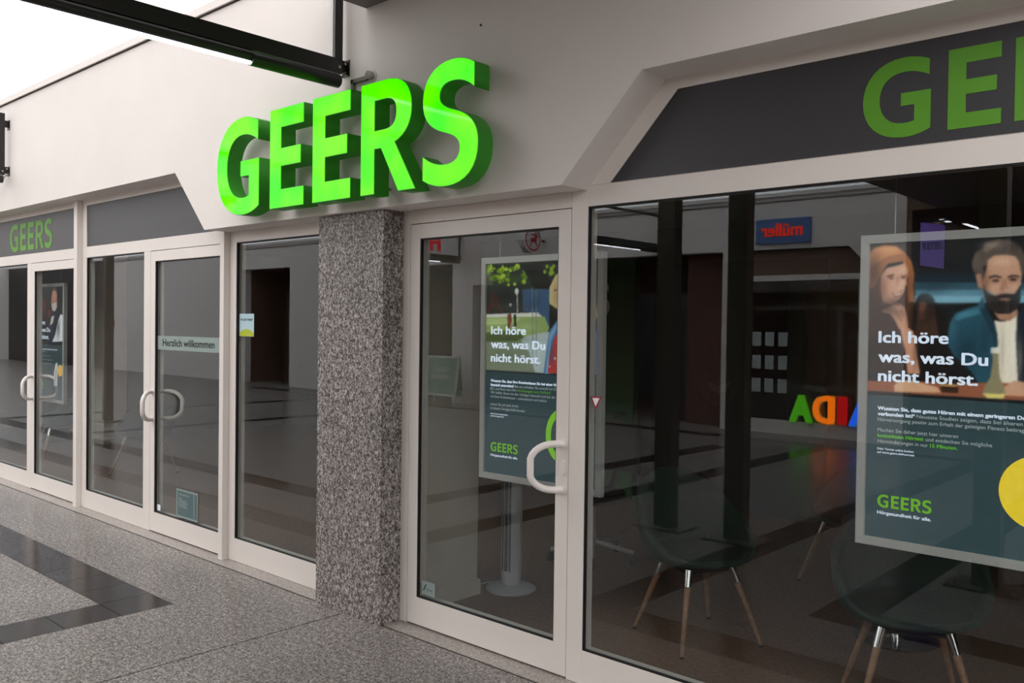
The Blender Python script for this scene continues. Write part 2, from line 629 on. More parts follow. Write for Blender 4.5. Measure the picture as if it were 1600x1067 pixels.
def d_handle(root, x, dirx, side):
    """white D pull, bent towards the glass; side -1 outside, +1 inside"""
    y = YF if side < 0 else YBK
    z0, z1 = 0.882, 1.096
    dx, p = 0.097 * dirx, 0.126 * side
    k = 0.45
    pts = [(x, y, z1)]
    P0, P1 = Vector((x, y, z1)), Vector((x + dx, y + p, z1 - 0.02))
    Q1, Q0 = Vector((x + dx, y + p, z0 + 0.02)), Vector((x, y, z0))
    top, bot = Vector((x + dx, y + p, z1)), Vector((x + dx, y + p, z0))
    pts = [P0, P0.lerp(top, 0.15), P0.lerp(top, 0.3)]
    c0 = P0.lerp(top, 0.3)
    for i in range(1, 7):
        a = i / 7 * PI / 2
        pts.append(c0 + (top - c0) * math.sin(a) + Vector((0, 0, -0.085)) * (1 - math.cos(a)))
    c1 = Q0.lerp(bot, 0.3)
    for i in range(6, 0, -1):
        a = i / 7 * PI / 2
        pts.append(c1 + (bot - c1) * math.sin(a) + Vector((0, 0, 0.085)) * (1 - math.cos(a)))
    pts += [Q0.lerp(bot, 0.3), Q0.lerp(bot, 0.15), Q0]
    h = MB().tube(pts, 0.0165, 12)
    rel(h.build('handle', M_HANDLE, smooth=True), root)
    for z in (z0, z1):
        rel(MB().tube([(x, y + 0.001 * side, z), (x, y + 0.008 * side, z)], 0.021, 14).build('handle_rosette', M_HANDLE, smooth=True), root)


def door(name, label, x0, x1, hinge_left):
    r = empty(name, ((x0 + x1) / 2, YF, 0))
    tag(r, label, 'door', kind='structure')
    g = 0.004
    s = 0.078
    zb = 0.012
    bars(r, [('leaf_stile', x0 + g, x0 + s, zb, ZT - g), ('leaf_stile', x1 - s, x1 - g, zb, ZT - g), ('leaf_rail', x0 + s, x1 - s, zb, ZG0), ('leaf_rail', x0 + s, x1 - s, 2.108, ZT - g)])
    pane(r, x0 + s, x1 - s, ZG0, 2.108)
    hx = x1 - 0.032 if hinge_left else x0 + 0.045
    d_handle(r, hx, -1 if hinge_left else 1, -1)
    d_handle(r, hx, -1 if hinge_left else 1, 1)
    # dark rebate behind the leaf edges
    rb = MB()
    rb.box(x0, x0 + 0.03, YF + 0.03, YBK + 0.01, 0.003, ZT).box(x1 - 0.03, x1, YF + 0.03, YBK + 0.01, 0.003, ZT)
    rb.box(x0 + 0.03, x1 - 0.03, YF + 0.03, YBK + 0.01, 0.003, 0.03).box(x0 + 0.03, x1 - 0.03, YF + 0.03, YBK + 0.01, ZT - 0.03, ZT)
    rel(rb.build('rebate', M_GASKET), r)
    if hinge_left:
        es = MB()
        es.tube([(hx + 0.01, YF, 1.0 + dz) for dz in (-0.03, 0.03)], 0.012, 12)
        prof_ = [(hx - 0.003 + 0.0145 * math.cos(t), 0.985 + (0.022 if math.sin(t) > 0 else -0.022) + 0.0145 * math.sin(t)) for t in [i * PI / 10 for i in range(20)]]
        es.bm.clear()
        es.prism(prof_, 'y', YF - 0.006, YF)
        e = rel(es.build('lock_escutcheon', M_HANDLE), r)
        k = MB()
        k.prism([(hx - 0.003 + 0.005 * math.cos(t), 0.990 + 0.006 * math.sin(t)) for t in [i * PI / 6 for i in range(12)]], 'y', YF - 0.008, YF - 0.005)
        k.box(hx - 0.006, hx, YF - 0.008, YF - 0.005, 0.968, 0.985)
        o = k.build('keyhole', M_STEEL)
        o.parent = e
        o.matrix_parent_inverse = Matrix.Translation(-Vector(r.location))
    return r


W1 = window('window_1', 'far shop window left of the door with the dark party poster', -12.3, -9.187, -12.2, -9.29, ZT)
D1 = door('door_1', 'white framed glass door in front of the dark party poster', -9.187, -8.065, False)
W2 = window('window_2', 'narrow shop window beside the frosted welcome door', -7.99, -6.704, -7.90, -6.812, ZT)
D2 = door('door_2', 'white framed glass door with frosted welcome band', -6.704, -5.58, False)
W3 = window('window_3', 'shop window left of the granite pillar with small green sticker', -5.523, -4.27, -5.443, -4.34, 2.262)
D3 = door('door_3', 'white framed glass door right of the granite pillar', -3.65, -2.528, True)
W4 = window('window_4', 'wide shop window in front of green chairs and bar poster', -2.528, 1.3, -2.437, 1.2, 2.282)

T1 = box('trim_1', M_FRAME, -8.062, -7.992, 3.147, 3.27, 0, 2.69, bevel=0.002)
tag(T1, 'white post standing out between the first door and second window', 'post', kind='structure')
T2 = box('trim_2', M_FRAME, -5.578, -5.525, 3.147, 3.27, 0, 2.263, bevel=0.002)
tag(T2, 'white post standing out right of the frosted welcome door', 'post', kind='structure')
T3 = empty('trim_3', (-3.68, YF, 0))
tag(T3, 'white door frame jamb and head beside the granite pillar', 'door frame', kind='structure')
bars(T3, [('jamb', -3.707, -3.65, ZB, 2.262), ('head', -3.65, -2.53, ZT, 2.262)])
box('trim_4', M_FRAME, -12.5, -12.3, 3.15, 3.27, 0, 2.69)
tag(bpy.data.objects['trim_4'], 'white end post of the shop front beyond the far window', 'post', kind='structure')


def transom(label, outer, inner, x0, x1, z0=ZT):
    """grey fascia panel in a white frame; inner = panel outline"""
    r = empty('transom_panel', ((x0 + x1) / 2, YF, z0))
    tag(r, label, 'fascia panel', kind='structure')
    fr = MB()
    me = curve_mesh('transom_frame', [outer, inner], 0.07)
    o = put('transom_frame', me, M_FRAME, Matrix.Translation((0, YF + 0.035, 0)) @ FRONT)
    rel(o, r)
    p = MB().prism(inner, 'y', YF + 0.006, YF + 0.03).build('panel', M_PANEL)
    rel(p, r)
    return r


def ring(x0, x1):
    return [(x0, 2.191), (x1, 2.191), (x1, 2.70), (x0, 2.70)]


TR1 = transom('far grey fascia panel with small green lettering', ring(-12.3, -8.064), [(-12.2, 2.283), (-8.125, 2.283), (-8.125, 2.642), (-12.2, 2.642)], -12.3, -8.064)
TR2 = transom('plain grey fascia panel above the frosted welcome door', [(-7.99, 2.191), (-5.58, 2.191), (-5.52, 2.262), (-5.52, 2.30), (-5.92, 2.70), (-7.99, 2.70)], [(-7.902, 2.283), (-5.665, 2.283), (-6.008, 2.642), (-7.902, 2.642)], -7.99, -5.5)
TR4 = transom('near grey fascia panel with large green lettering above wide window', [(-2.45, 2.283), (1.3, 2.283), (1.3, 2.70), (-2.02, 2.70)], [(-2.319, 2.284), (1.2, 2.284), (1.2, 2.642), (-1.977, 2.642)], -2.45, 1.3, 2.283)
for t, lx in ((TR1, -9.781), (TR4, -1.207)):
    before = set(bpy.data.objects)
    logo_print(None, 'vinyl_letter', M_PANELGREEN, lx, YF + 0.005, 2.323, 0.268, sx=1.015)
    for o in set(bpy.data.objects) - before:
        rel(o, t)

# ------------------------------------------------------------------ illuminated sign letters
CAP, SX0, SZ0 = 0.568, -5.093, 2.302
LAB = ['illuminated green letter G at the start of the wall sign', 'illuminated green letter E next to the G of the wall sign',
       'illuminated green letter E next to the R of the wall sign', 'illuminated green letter R of the wall sign below the black light bar',
       'illuminated green letter S at the end of the wall sign']
for (ch, loops, ox), lab in zip(GLY, LAB):
    lp = [[((p[0]) * CAP, p[1] * CAP) for p in l] for l in loops]
    r = empty('illuminated_letter', (SX0 + ox * CAP, 2.95, SZ0))
    tag(r, lab, 'sign letter', 'green letters of the wall sign')
    T = Matrix.Translation
    put('return', curve_mesh('return', lp, 0.092), M_RETURN, T((0, -0.050, 0)) @ FRONT, r)
    put('edge_trim', curve_mesh('edge_trim', lp, 0.004), M_EDGE, T((0, -0.0985, 0)) @ FRONT, r)
    # face slightly inside the trim
    c = bpy.data.curves.new('face', 'CURVE')
    c.dimensions = '2D'
    c.fill_mode = 'BOTH'
    c.offset = -0.003
    c.extrude = 0.001
    for l in lp:
        s = c.splines.new('POLY')
        s.points.add(len(l) - 1)
        for q, p in zip(s.points, l):
            q.co = (p[0], p[1], 0, 1)
        s.use_cyclic_u = True
    fo = bpy.data.objects.new('face', c)
    me = bpy.data.meshes.new_from_object(fo)
    bpy.data.objects.remove(fo)
    put('face', me, M_LIT, T((0, -0.1015, 0)) @ FRONT, r)
    for sz_ in (0.05, 0.52):
        sx_ = {'S': 0.17, 'G': 0.29}.get(ch, 0.05)
        MB().tube([(sx_, -0.004, sz_), (sx_, 0.058, sz_)], 0.008, 8).build('mounting_stud', M_STEEL, r)

# conduit feeding the sign
cd = empty('cable_conduit', (-3.91, 3.0, 2.92))
tag(cd, 'small grey cable conduit with round fitting above the sign', 'conduit')
rel(MB().box(-3.922, -3.902, 2.985, 3.008, 2.80, 2.975).box(-3.922, -3.785, 2.985, 3.008, 2.958, 2.978).build('channel', M_ZINC), cd)
rel(MB().tube([(-3.763, 3.008, 2.977), (-3.763, 2.975, 2.977)], 0.022, 16).build('cable_gland', M_STEEL, smooth=True), cd)
rel(MB().tube([(-3.763, 3.008, 2.977), (-3.763, 3.003, 2.977)], 0.037, 18).build('cover_plate', M_PLASTER), cd)


# ------------------------------------------------------------------ black projecting light frames
def light_frame(label, x, yw, s, L=2.72, panel=None):
    """frame standing off a wall at yw, reaching L in direction s along y"""
    r = empty('light_frame', (x, yw, 3.0))
    tag(r, label, 'light frame', 'black light frames along the walls')

    def Y(d):
        return yw + s * d

    def bx(nm, x0, x1, d0, d1, z0, z1, mat=M_BLACK, bev=0.002):
        a, b = sorted((Y(d0), Y(d1)))
        return rel(box(nm, mat, x + x0, x + x1, a, b, z0, z1, bevel=bev), r)
    bx('lower_bar', -0.018, 0.018, 0.04, L, 3.015, 3.095)
    bx('upper_bar', -0.018, 0.018, 0.04, L, 3.56, 3.60)
    bx('inner_leg', -0.018, 0.018, 0.04, 0.085, 3.095, 3.56)
    bx('outer_leg', -0.018, 0.018, L - 0.045, L, 3.095, 3.56)
    bx('edge_strip', -0.012, 0.012, 0.086, 0.104, 3.096, 3.559, M_ALU, 0)
    rel(MB().tube([(x, Y(0.055), 2.975), (x, Y(0.60), 2.975)], 0.036, 16).build('tube_housing', M_BLACK, smooth=True), r)
    rel(MB().tube([(x, Y(0.585), 2.985), (x, Y(L - 0.1), 2.985)], 0.030, 14).build('lamp_housing', M_BLACK, smooth=True), r)
    rel(MB().tube([(x, Y(0.60), 2.956), (x, Y(L - 0.12), 2.956)], 0.0125, 12).build('led_tube', M_LED, smooth=True), r)
    for z in (3.06, 3.50):
        b = bx('wall_bracket', -0.006, 0.006, 0.0, 0.05, z - 0.03, z + 0.035)
        bx('bracket_plate', -0.03, 0.03, 0.0, 0.006, z - 0.05, z + 0.04)
    rel(MB().tube([(x + 0.0, Y(0.0), 3.04), (x + 0.01, Y(0.025), 3.015), (x + 0.004, Y(0.05), 2.985), (x, Y(0.06), 2.98)], 0.007, 8).build('cable', M_ZINC, smooth=True), r)
    for d, z in ((0.022, 3.075), (0.06, 3.05)):
        rel(MB().tube([(x + 0.006, Y(d), z), (x + 0.021, Y(d), z)], 0.008, 10).build('bolt', M_STEEL), r)
    return r


light_frame('black light frame on the wall above the lit sign', -3.99, YW, -1)
light_frame('black light frame on the wall beyond the far fascia panel', -9.24, YW, -1)
light_frame('black light frame on the opposite wall beside the drugstore entrance', -8.38, YB, 1)
HF = light_frame('black light frame on the opposite wall holding white and red lightbox', -13.29, YB, 1, L=1.5)

# ------------------------------------------------------------------ bridge overhead, roof, ends of the arcade
CE = box('ceiling', M_CEILDARK, -3.822, -1.0, YB - 0.3, YW - 0.001, 3.351, 3.75)
tag(CE, 'dark grey soffit of the bridge crossing the arcade', 'ceiling', kind='structure')
SK = empty('skylight', (-20, -2, 5.2))
tag(SK, 'glass roof with white beams over the arcade', 'skylight', kind='structure')
for x0, x1 in ((-40, -3.8), (-1.0, 20)):
    n = int(round((x1 - x0) / 4.5))
    for i in range(n):
        a, b = x0 + (x1 - x0) * i / n, x0 + (x1 - x0) * (i + 1) / n
        rel(box('roof_pane', M_ROOFGLASS, a + 0.03, b - 0.03, YB - 0.3, 3.29, 5.2, 5.212), SK)
        rel(box('roof_beam', M_FRAME, a - 0.03, a + 0.03, YB - 0.3, 3.29, 5.16, 5.26), SK)
rel(box('clerestory_pane', M_ROOFGLASS, -40, -3.83, 3.14, 3.15, 3.756, 5.2), SK)
rel(box('clerestory_pane', M_ROOFGLASS, -40, -3.83, YB - 0.16, YB - 0.15, 3.78, 5.2), SK)

WL = box('wall_left', M_PLASTER, -40.2, -40, YB - 4, 3.29, 0, 5.2)
tag(WL, 'white end wall far along the arcade', 'wall', kind='structure')
w = box('wall_front_far', M_PLASTER, -40, -16, YW, 3.29, 0, 3.70)
tag(w, 'blank white wall beyond the shop front', 'wall', kind='structure')
w2 = box('wall_front_mid', M_PLASTER, -16, -12.5, YW + 0.01, 3.29, 0, 2.69)
tag(w2, 'white wall under the recess beyond the far window', 'wall', kind='structure')
w = box('wall_right', M_PLASTER, 20, 20.2, YB - 6, 3.29, 0, 5.2)
tag(w, 'white end wall behind the viewer side of the arcade', 'wall', kind='structure')
w = box('wall_front_near', M_PLASTER, 1.3, 20, YF, 3.29, 0, 3.351)
tag(w, 'white wall beyond the wide window', 'wall', kind='structure')

# ------------------------------------------------------------------ opposite side of the arcade
OB = empty('wall_back', (-12, YB, 0))
tag(OB, 'white wall of the opposite shops with dark openings', 'wall', kind='structure')


def ob(nm, mat, x0, x1, z0, z1, y0=YB - 0.25, y1=YB):
    return rel(box(nm, mat, x0, x1, y0, y1, z0, z1), OB)


ob('wall_panel', M_PLASTER, -12.59, -9.6, 2.905, 3.72)
rel(MB().prism([(-9.6, 2.905), (-5.09, 2.905), (-4.87, 2.68), (-4.27, 2.68), (-4.27, 3.72), (-9.6, 3.72)], 'y', YB - 0.25, YB).build('wall_panel', M_PLASTER), OB)
ob('wall_panel', M_PLASTER, -13.54, -12.59, 2.49, 3.72)
ob('wall_panel', M_PLASTER, -15.2, -13.54, 2.95, 3.72)
ob('pier', M_PLASTER, -13.53, -12.93, 0, 2.49)
ob('wall_panel', M_PLASTER, -19.6, -15.2, 0, 3.72)
ob('wall_panel', M_PLASTER, -21.85, -19.6, 3.10, 3.72)
ob('wall_panel', M_PLASTER, -30.8, -21.85, 0, 3.72)
ob('dark_opening_sheet', M_BLACK, -40, -30.8, 0, 3.72)  # black sheet standing in for the shade inside a dark opening
ob('pier', M_FRAME, -7.16, -7.03, 0, 2.905)
ob('pier', M_PLASTER, -4.90, -4.27, 0, 2.68)
ob('coping', M_PLASTER, -40, -4.27, 3.72, 3.78, YB - 0.25, YB + 0.05)
ob('gutter', M_CEILDARK, -40, -4.27, 3.64, 3.66, YB, YB + 0.015)
# rooms behind the openings
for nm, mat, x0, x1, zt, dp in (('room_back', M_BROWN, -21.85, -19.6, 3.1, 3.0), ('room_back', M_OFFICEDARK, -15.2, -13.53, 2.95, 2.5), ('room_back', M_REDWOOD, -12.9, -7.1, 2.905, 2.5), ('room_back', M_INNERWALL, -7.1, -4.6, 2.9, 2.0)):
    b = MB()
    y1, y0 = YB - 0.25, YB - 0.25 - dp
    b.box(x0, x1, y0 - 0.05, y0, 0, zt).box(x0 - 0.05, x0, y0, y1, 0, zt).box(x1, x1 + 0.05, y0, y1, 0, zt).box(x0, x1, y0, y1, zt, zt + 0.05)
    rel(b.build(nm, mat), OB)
ob('entrance_door', M_OFFICEDARK, -21.1, -19.7, 0, 2.55, YB - 1.0, YB - 0.9)
ob('entrance_panel', M_BLACK, -9.4, -8.05, 0.25, 2.28, YB - 0.9, YB - 0.8)
ob('entrance_jamb', M_REDWOOD, -8.05, -7.17, 0, 2.9, YB - 0.55, YB - 0.4)
# travel shop window
TW = empty('window_5', (-5.95, YB - 0.1, 0))
tag(TW, 'travel shop window on the opposite side with coloured letters', 'window', kind='structure')
for nm, x0, x1, z0, z1 in (('frame_rail', -7.03, -4.9, 2.41, 2.50), ('frame_rail', -7.03, -4.9, 0.0, 0.215), ('frame_stile', -4.96, -4.9, 0.215, 2.41)):
    rel(box(nm, M_FRAME, x0, x1, YB - 0.15, YB - 0.08, z0, z1), TW)
rel(box('pane', M_GLASS, -7.03, -4.96, YB - 0.13, YB - 0.124, 0.215, 2.41), TW)
rel(box('upper_panel', M_BROWN, -7.03, -4.9, YB - 0.15, YB - 0.12, 2.50, 2.905), TW)
rel(box('display_wall', M_BROWN, -6.1, -4.96, YB - 0.9, YB - 0.85, 0, 2.41), TW)
k = 0
for x in (-6.60, -6.38, -6.155):
    for z in (1.49, 1.12, 0.75):
        o = box('paper_sheet', M_WHITE, x - 0.075, x + 0.075, YB - 0.137, YB - 0.135, z - 0.11, z + 0.11)
        tag(o, 'white paper sheet in the travel shop window, %s row, %s' % ({1.49: 'top', 1.12: 'middle', 0.75: 'bottom'}[z], {-6.60: 'column next to the white pier', -6.38: 'column between the other two', -6.155: 'column next to the coloured letters'}[x]), 'paper', 'papers in the travel shop window')
for x, lab in ((-6.4, 'added unseen square fill lamp in the travel shop above the papers'), (-5.4, 'added unseen square fill lamp in the travel shop above the coloured letters')):  # unseen lamps added to brighten the travel shop in the pane reflections
    r = empty('fill_lamp', (x, YB - 0.56, 2.9))
    tag(r, lab, 'lamp', 'added travel shop fill lamps')
    rel(box('lamp_frame', M_FRAME, x - 0.3, x + 0.3, YB - 0.82, YB - 0.3, 2.87, 2.9), r)
    rel(box('diffuser', plain('warm_fill_diffuser', (255, 226, 190), 0.5, noise=0.0, emit=2.4), x - 0.27, x + 0.27, YB - 0.79, YB - 0.33, 2.862, 2.871), r)
# coloured letters standing in the travel shop window
for ch, x, w_, rgb, z0 in (('A', -4.66, 0.40, (70, 150, 235), 0.225), ('I', -5.085, 0.14, (205, 40, 45), 0.24), ('D', -5.275, 0.34, (240, 168, 40), 0.235), ('A', -5.615, 0.37, (110, 190, 40), 0.222)):
    me, ww = text_mesh(ch, w_, 0.40, 0.026, 0.04)
    o = put('window_letter', me, plain('window_letter_%d' % rgb[0], rgb, 0.5, emit=1.1, noise=0.0), Matrix.Translation((x, YB - 0.05, z0)) @ BACK)
    tag(o, {'70': 'blue letter A standing in the travel shop window', '205': 'red letter I standing in the travel shop window', '240': 'orange letter D standing in the travel shop window', '110': 'green letter A standing in the travel shop window'}[str(rgb[0])], 'letter', 'coloured window letters')
# drugstore sign board
SB = empty('sign_board', (-6.1, YB, 3.18))
tag(SB, 'blue sign board with orange lettering on the opposite wall', 'sign')
rel(box('board', plain('sign_blue', (76, 104, 156), 0.5, emit=0.2), -6.55, -5.66, YB, YB + 0.06, 2.99, 3.375, bevel=0.004), SB)
me, _ = text_mesh('müller', 0.68, 0.20, 0.006, 0.012)
rel(put('lettering', me, plain('sign_orange', (236, 84, 36), 0.5, emit=0.6), Matrix.Translation((-5.78, YB + 0.067, 3.10)) @ BACK), SB)
# round projecting sign
RS = empty('round_sign', (-10.99, YB, 3.29))
tag(RS, 'round white sign with red emblem projecting from the opposite wall', 'sign')
cy = YB + 0.42
rel(MB().tube([(-11.08, cy, 3.29), (-10.92, cy, 3.29)], 0.25, 32).build('lightbox', plain('sign_white', (225, 222, 220), 0.5), smooth=True), RS)
red = plain('sign_red', (190, 34, 44), 0.5)


def yz(loops, depth=0.006):
    return curve_mesh('emblem', loops, depth)


circ = [[(r_ * math.cos(t), r_ * math.sin(t)) for t in [i * 2 * PI / 32 for i in range(32)]] for r_ in (0.215, 0.19)]
XF = Matrix(((0, 0, 1, 0), (1, 0, 0, 0), (0, 1, 0, 0), (0, 0, 0, 1)))   # drawing faces +x, drawing x -> +y
rel(put('emblem_ring', yz(circ), red, Matrix.Translation((-10.918, cy, 3.29)) @ XF), RS)
cent = [[(-.13, -.13), (-.10, -.135), (-.06, -.05), (.03, -.05), (.06, -.14), (.09, -.14), (.07, -.04), (.08, .0), (.05, .03), (-.04, .03), (-.05, .07), (.06, .075), (.06, .095), (-.05, .1), (-.045, .14), (-.085, .145), (-.09, .1), (-.14, .06), (-.13, .045), (-.09, .06), (-.10, .0), (-.09, -.05)]]
rel(put('emblem', yz(cent), red, Matrix.Translation((-10.918, cy, 3.29)) @ XF), RS)
rel(box('bracket', M_BLACK, -11.02, -10.98, YB, cy - 0.24, 3.27, 3.31), RS)
# white and red lightbox hanging in its frame
LBX = empty('lightbox_sign', (-13.29, YB + 0.6, 3.1))
tag(LBX, 'white lightbox with red letter hung in the opposite light frame', 'sign')
rel(box('panel', plain('sign_white', (225, 222, 220), 0.5), -13.32, -13.26, YB + 0.11, YB + 1.44, 3.10, 3.555), LBX)
me, _ = text_mesh('H', 0.30, 0.33, 0.025, 0.006)
rel(put('lettering', me, plain('lit_red', (206, 36, 52), 0.5, emit=0.6), Matrix.Translation((-13.256, YB + 0.62, 3.17)) @ XF), LBX)
# advertising board on the floor
AB = empty('advertising_board', (-13.18, YB + 0.5, 0))
tag(AB, 'folding advertising board with green poster before the opposite shop', 'advertising board')
for s in (-1, 1):
    R = Matrix.Translation((-13.18, YB + 0.55, 0)) @ Matrix.Rotation(math.radians(8 * s), 4, 'X') @ Matrix.Translation((0, 0, 0.0))
    b = MB().box(-0.46, -0.42, -0.012, 0.012, 0.02, 1.02).box(0.42, 0.46, -0.012, 0.012, 0.02, 1.02).box(-0.42, 0.42, -0.012, 0.012, 0.98, 1.02).box(-0.42, 0.42, -0.012, 0.012, 0.2, 0.24)
    o = b.build('board_frame', M_ALU)
    o.data.transform(Matrix.Translation((0, 0.145 * s, 0)) @ R)
    rel(o, AB)
    b = MB().box(-0.42, 0.42, -0.006, 0.006, 0.24, 0.98)
    o = b.build('poster_panel', plain('board_green', (84, 138, 118), 0.5))
    o.data.transform(Matrix.Translation((0, 0.145 * s, 0)) @ R)
    rel(o, AB)
for tx, z in (('Schul-', 0.70), ('märkte', 0.56)):
    me, _ = text_mesh(tx, 0.50, 0.095, 0.007)
    o = put('board_lettering', me, M_WHITE, Matrix.Translation((-12.98, YB + 0.55 + 0.16, 0)) @ Matrix.Rotation(math.radians(8), 4, 'X') @ Matrix.Translation((0, 0, z)) @ BACK)
    rel(o, AB)
FS = box('fire_alarm_plate', plain('alarm_red', (196, 52, 40), 0.5), -30.35, -29.95, YB, YB + 0.03, 1.47, 1.68)
tag(FS, 'small red fire alarm plate on the opposite white wall', 'sign')
FS = box('notice_plate', M_CEILDARK, -30.6, -30.1, YB, YB + 0.012, 1.28, 1.36)
tag(FS, 'small grey notice plate below the red fire alarm plate', 'sign')
# passage with brown cladding to the right of the travel shop
PS = empty('passage', (0, YB - 3, 0))
tag(PS, 'brown clad side passage opposite the shop', 'passage', kind='structure')
for nm, mat, a in (('passage_side', M_BROWN, (-4.27, -4.2, YB - 5.4, YB, 0, 3.351)), ('passage_back', M_OFFICEDARK, (-4.2, 20, YB - 5.4, YB - 5.3, 0, 3.351)), ('passage_ceiling', M_BROWN, (-4.2, 20, YB - 5.4, YB - 0.3, 3.351, 3.45)), ('passage_fascia', M_BROWN, (-4.27, -3.83, YB - 0.3, YB, 3.351, 5.1))):
    rel(box(nm, mat, *a), PS)
for x, y0, y1 in ((-4.12, -8.05, -7.65), (-4.0, -9.25, -8.4)):
    r = empty('strip_lamp', (x, (y0 + y1) / 2, 3.33))
    tag(r, ('short' if y1 - y0 < 0.6 else 'long') + ' linear ceiling lamp in the brown passage', 'lamp', 'passage ceiling lamps')
    rel(box('lamp_body', M_FRAME, x - 0.04, x + 0.04, y0, y1, 3.325, 3.351), r)
    rel(box('diffuser', M_LED, x - 0.03, x + 0.03, y0 + 0.01, y1 - 0.01, 3.318, 3.326), r)
BN = empty('hanging_banner', (-3.9, YB + 0.05, 3.2))
tag(BN, 'purple cloth banner with dark lettering hung by the passage', 'banner')
b = MB()
pts = [(-4.06, 2.57), (-3.75, 2.51), (-3.745, 3.11), (-4.065, 3.17)]
b.prism(pts, 'y', YB + 0.05, YB + 0.056)
rel(b.build('cloth', plain('banner_purple_glow', (126, 96, 186), 0.7, emit=0.7)), BN)  # glow put into the cloth colour to brighten it, no lamp inside
me, _ = text_mesh('DERTOUR', 0.27, 0.10, 0.002)
rel(put('lettering', me, plain('banner_ink', (52, 34, 92), 0.6), Matrix.Translation((-3.77, YB + 0.058, 2.78)) @ BACK), BN)
rel(box('rod', M_BLACK, -4.09, -3.72, YB + 0.04, YB + 0.066, 3.165, 3.185), BN)
rel(box('rod_hanger', M_BLACK, -3.91, -3.9, YB + 0.048, YB + 0.058, 3.185, 3.351), BN)

# ------------------------------------------------------------------ steel posts carrying the bridge and frames
for x, zt, lab in ((-3.91, 3.351, 'dark brown steel post below the light frame end'), (-3.27, 3.351, 'dark brown steel post carrying the edge of the bridge'),
                   (-1.5, 3.351, 'dark brown steel post carrying the middle of the bridge'), (-14.57, 3.6, 'dark brown steel post standing alone far along the arcade')):
    r = empty('steel_post', (x, 0.2, 0))
    tag(r, lab, 'post')
    MB().box(-0.08, 0.08, -0.06, 0.06, 0.014, zt - 0.001).build('shaft', M_BROWNPOST, r, bevel=0.004)
    MB().box(-0.22, 0.22, -0.16, 0.16, 0.0, 0.014).build('base_plate', M_BROWNPOST, r)
    for sx in (-0.18, 0.18):
        for sy in (-0.12, 0.12):
            MB().tube([(sx, sy, 0.014), (sx, sy, 0.03)], 0.012, 8).build('bolt', M_STEEL, r)

# ------------------------------------------------------------------ shop interior
IN = box('shop_floor', M_CARPET, -12.5, 1.5, 3.45, 8.2, -0.06, 0.0)
IN.name = 'floor_shop'
tag(IN, 'brown carpet floor inside the shop', 'floor', kind='structure')
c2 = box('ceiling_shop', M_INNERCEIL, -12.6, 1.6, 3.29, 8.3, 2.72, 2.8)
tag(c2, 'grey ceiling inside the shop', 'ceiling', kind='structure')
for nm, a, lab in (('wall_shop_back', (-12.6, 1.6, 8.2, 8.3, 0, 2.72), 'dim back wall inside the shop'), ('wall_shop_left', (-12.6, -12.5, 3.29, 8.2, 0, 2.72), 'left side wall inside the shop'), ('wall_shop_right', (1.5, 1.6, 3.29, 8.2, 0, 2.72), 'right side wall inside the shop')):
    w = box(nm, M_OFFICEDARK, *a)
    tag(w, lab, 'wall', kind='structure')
pc = empty('partition_column', (-4.05, 3.65, 0))
tag(pc, 'cream boxed column inside the shop behind the granite pillar', 'column', kind='structure')
rel(box('shaft', M_CREAM, -4.33, -3.745, 3.42, 3.845, 0.09, 2.72), pc)
rel(box('skirting', M_CREAM, -4.335, -3.73, 3.41, 3.86, 0, 0.09), pc)
pc = empty('wall_pilaster', (-12.0, 5.1, 0))
tag(pc, 'cream pilaster inside the shop beyond the welcome door', 'column', kind='structure')
rel(box('shaft', M_CREAM, -12.2, -11.8, 5.0, 5.3, 0.09, 2.72), pc)
rel(box('skirting', M_CREAM, -12.21, -11.79, 4.99, 5.31, 0, 0.09), pc)
gw = empty('green_display_wall', (-4.75, 7.0, 0))
tag(gw, 'dark green display wall with white lettering inside the shop', 'display wall')
rel(box('panel', M_GREENWALL, -6.9, -4.77, 7.0, 7.08, 0, 2.3), gw)
rel(box('shelf', M_GREENWALL, -6.0, -4.85, 6.8, 7.0, 0.78, 0.82), gw)
before = set(bpy.data.objects)
logo_print(None, 'wall_letter', M_CREAM, -6.35, 6.997, 1.75, 0.32)
for o in set(bpy.data.objects) - before:
    rel(o, gw)
pp = empty('portrait_poster', (-4.4, 7.3, 0.9))
tag(pp, 'large dim portrait of a laughing person on the dark shop wall', 'poster')
rel(box('board', plain('portrait_dark', (26, 22, 22), 0.6), -4.72, -3.0, 7.25, 7.30, 0.0, 2.25), pp)


def ell(cx, cz, rx, rz, n=20):
    return [(cx + rx * math.cos(i * 2 * PI / n), cz + rz * math.sin(i * 2 * PI / n)) for i in range(n)]


def flat(name, parent, mat, y, pts, dy=0.002):
    return rel(MB().prism(pts, 'y', y - dy, y).build(name, mat), parent)


flat('print_face', pp, plain('portrait_skin', (46, 35, 32), 0.6), 7.249, ell(-4.0, 1.35, 0.26, 0.42))
flat('print_hair', pp, plain('portrait_hair', (36, 28, 26), 0.6), 7.246, [(-4.3, 1.0), (-4.32, 1.6), (-4.15, 1.85), (-3.85, 1.85), (-3.68, 1.6), (-3.7, 0.7), (-3.8, 0.7), (-3.78, 1.5), (-3.95, 1.68), (-4.2, 1.55), (-4.22, 1.0)])
flat('print_smile', pp, plain('portrait_teeth', (70, 64, 60), 0.6), 7.246, [(-4.12, 1.16), (-4.0, 1.12), (-3.88, 1.16), (-3.92, 1.08), (-4.0, 1.05), (-4.08, 1.08)])
for ex in (-4.1, -3.9):
    flat('print_eye', pp, plain('portrait_hair', (36, 28, 26), 0.6), 7.246, ell(ex, 1.46, 0.035, 0.015, 10))


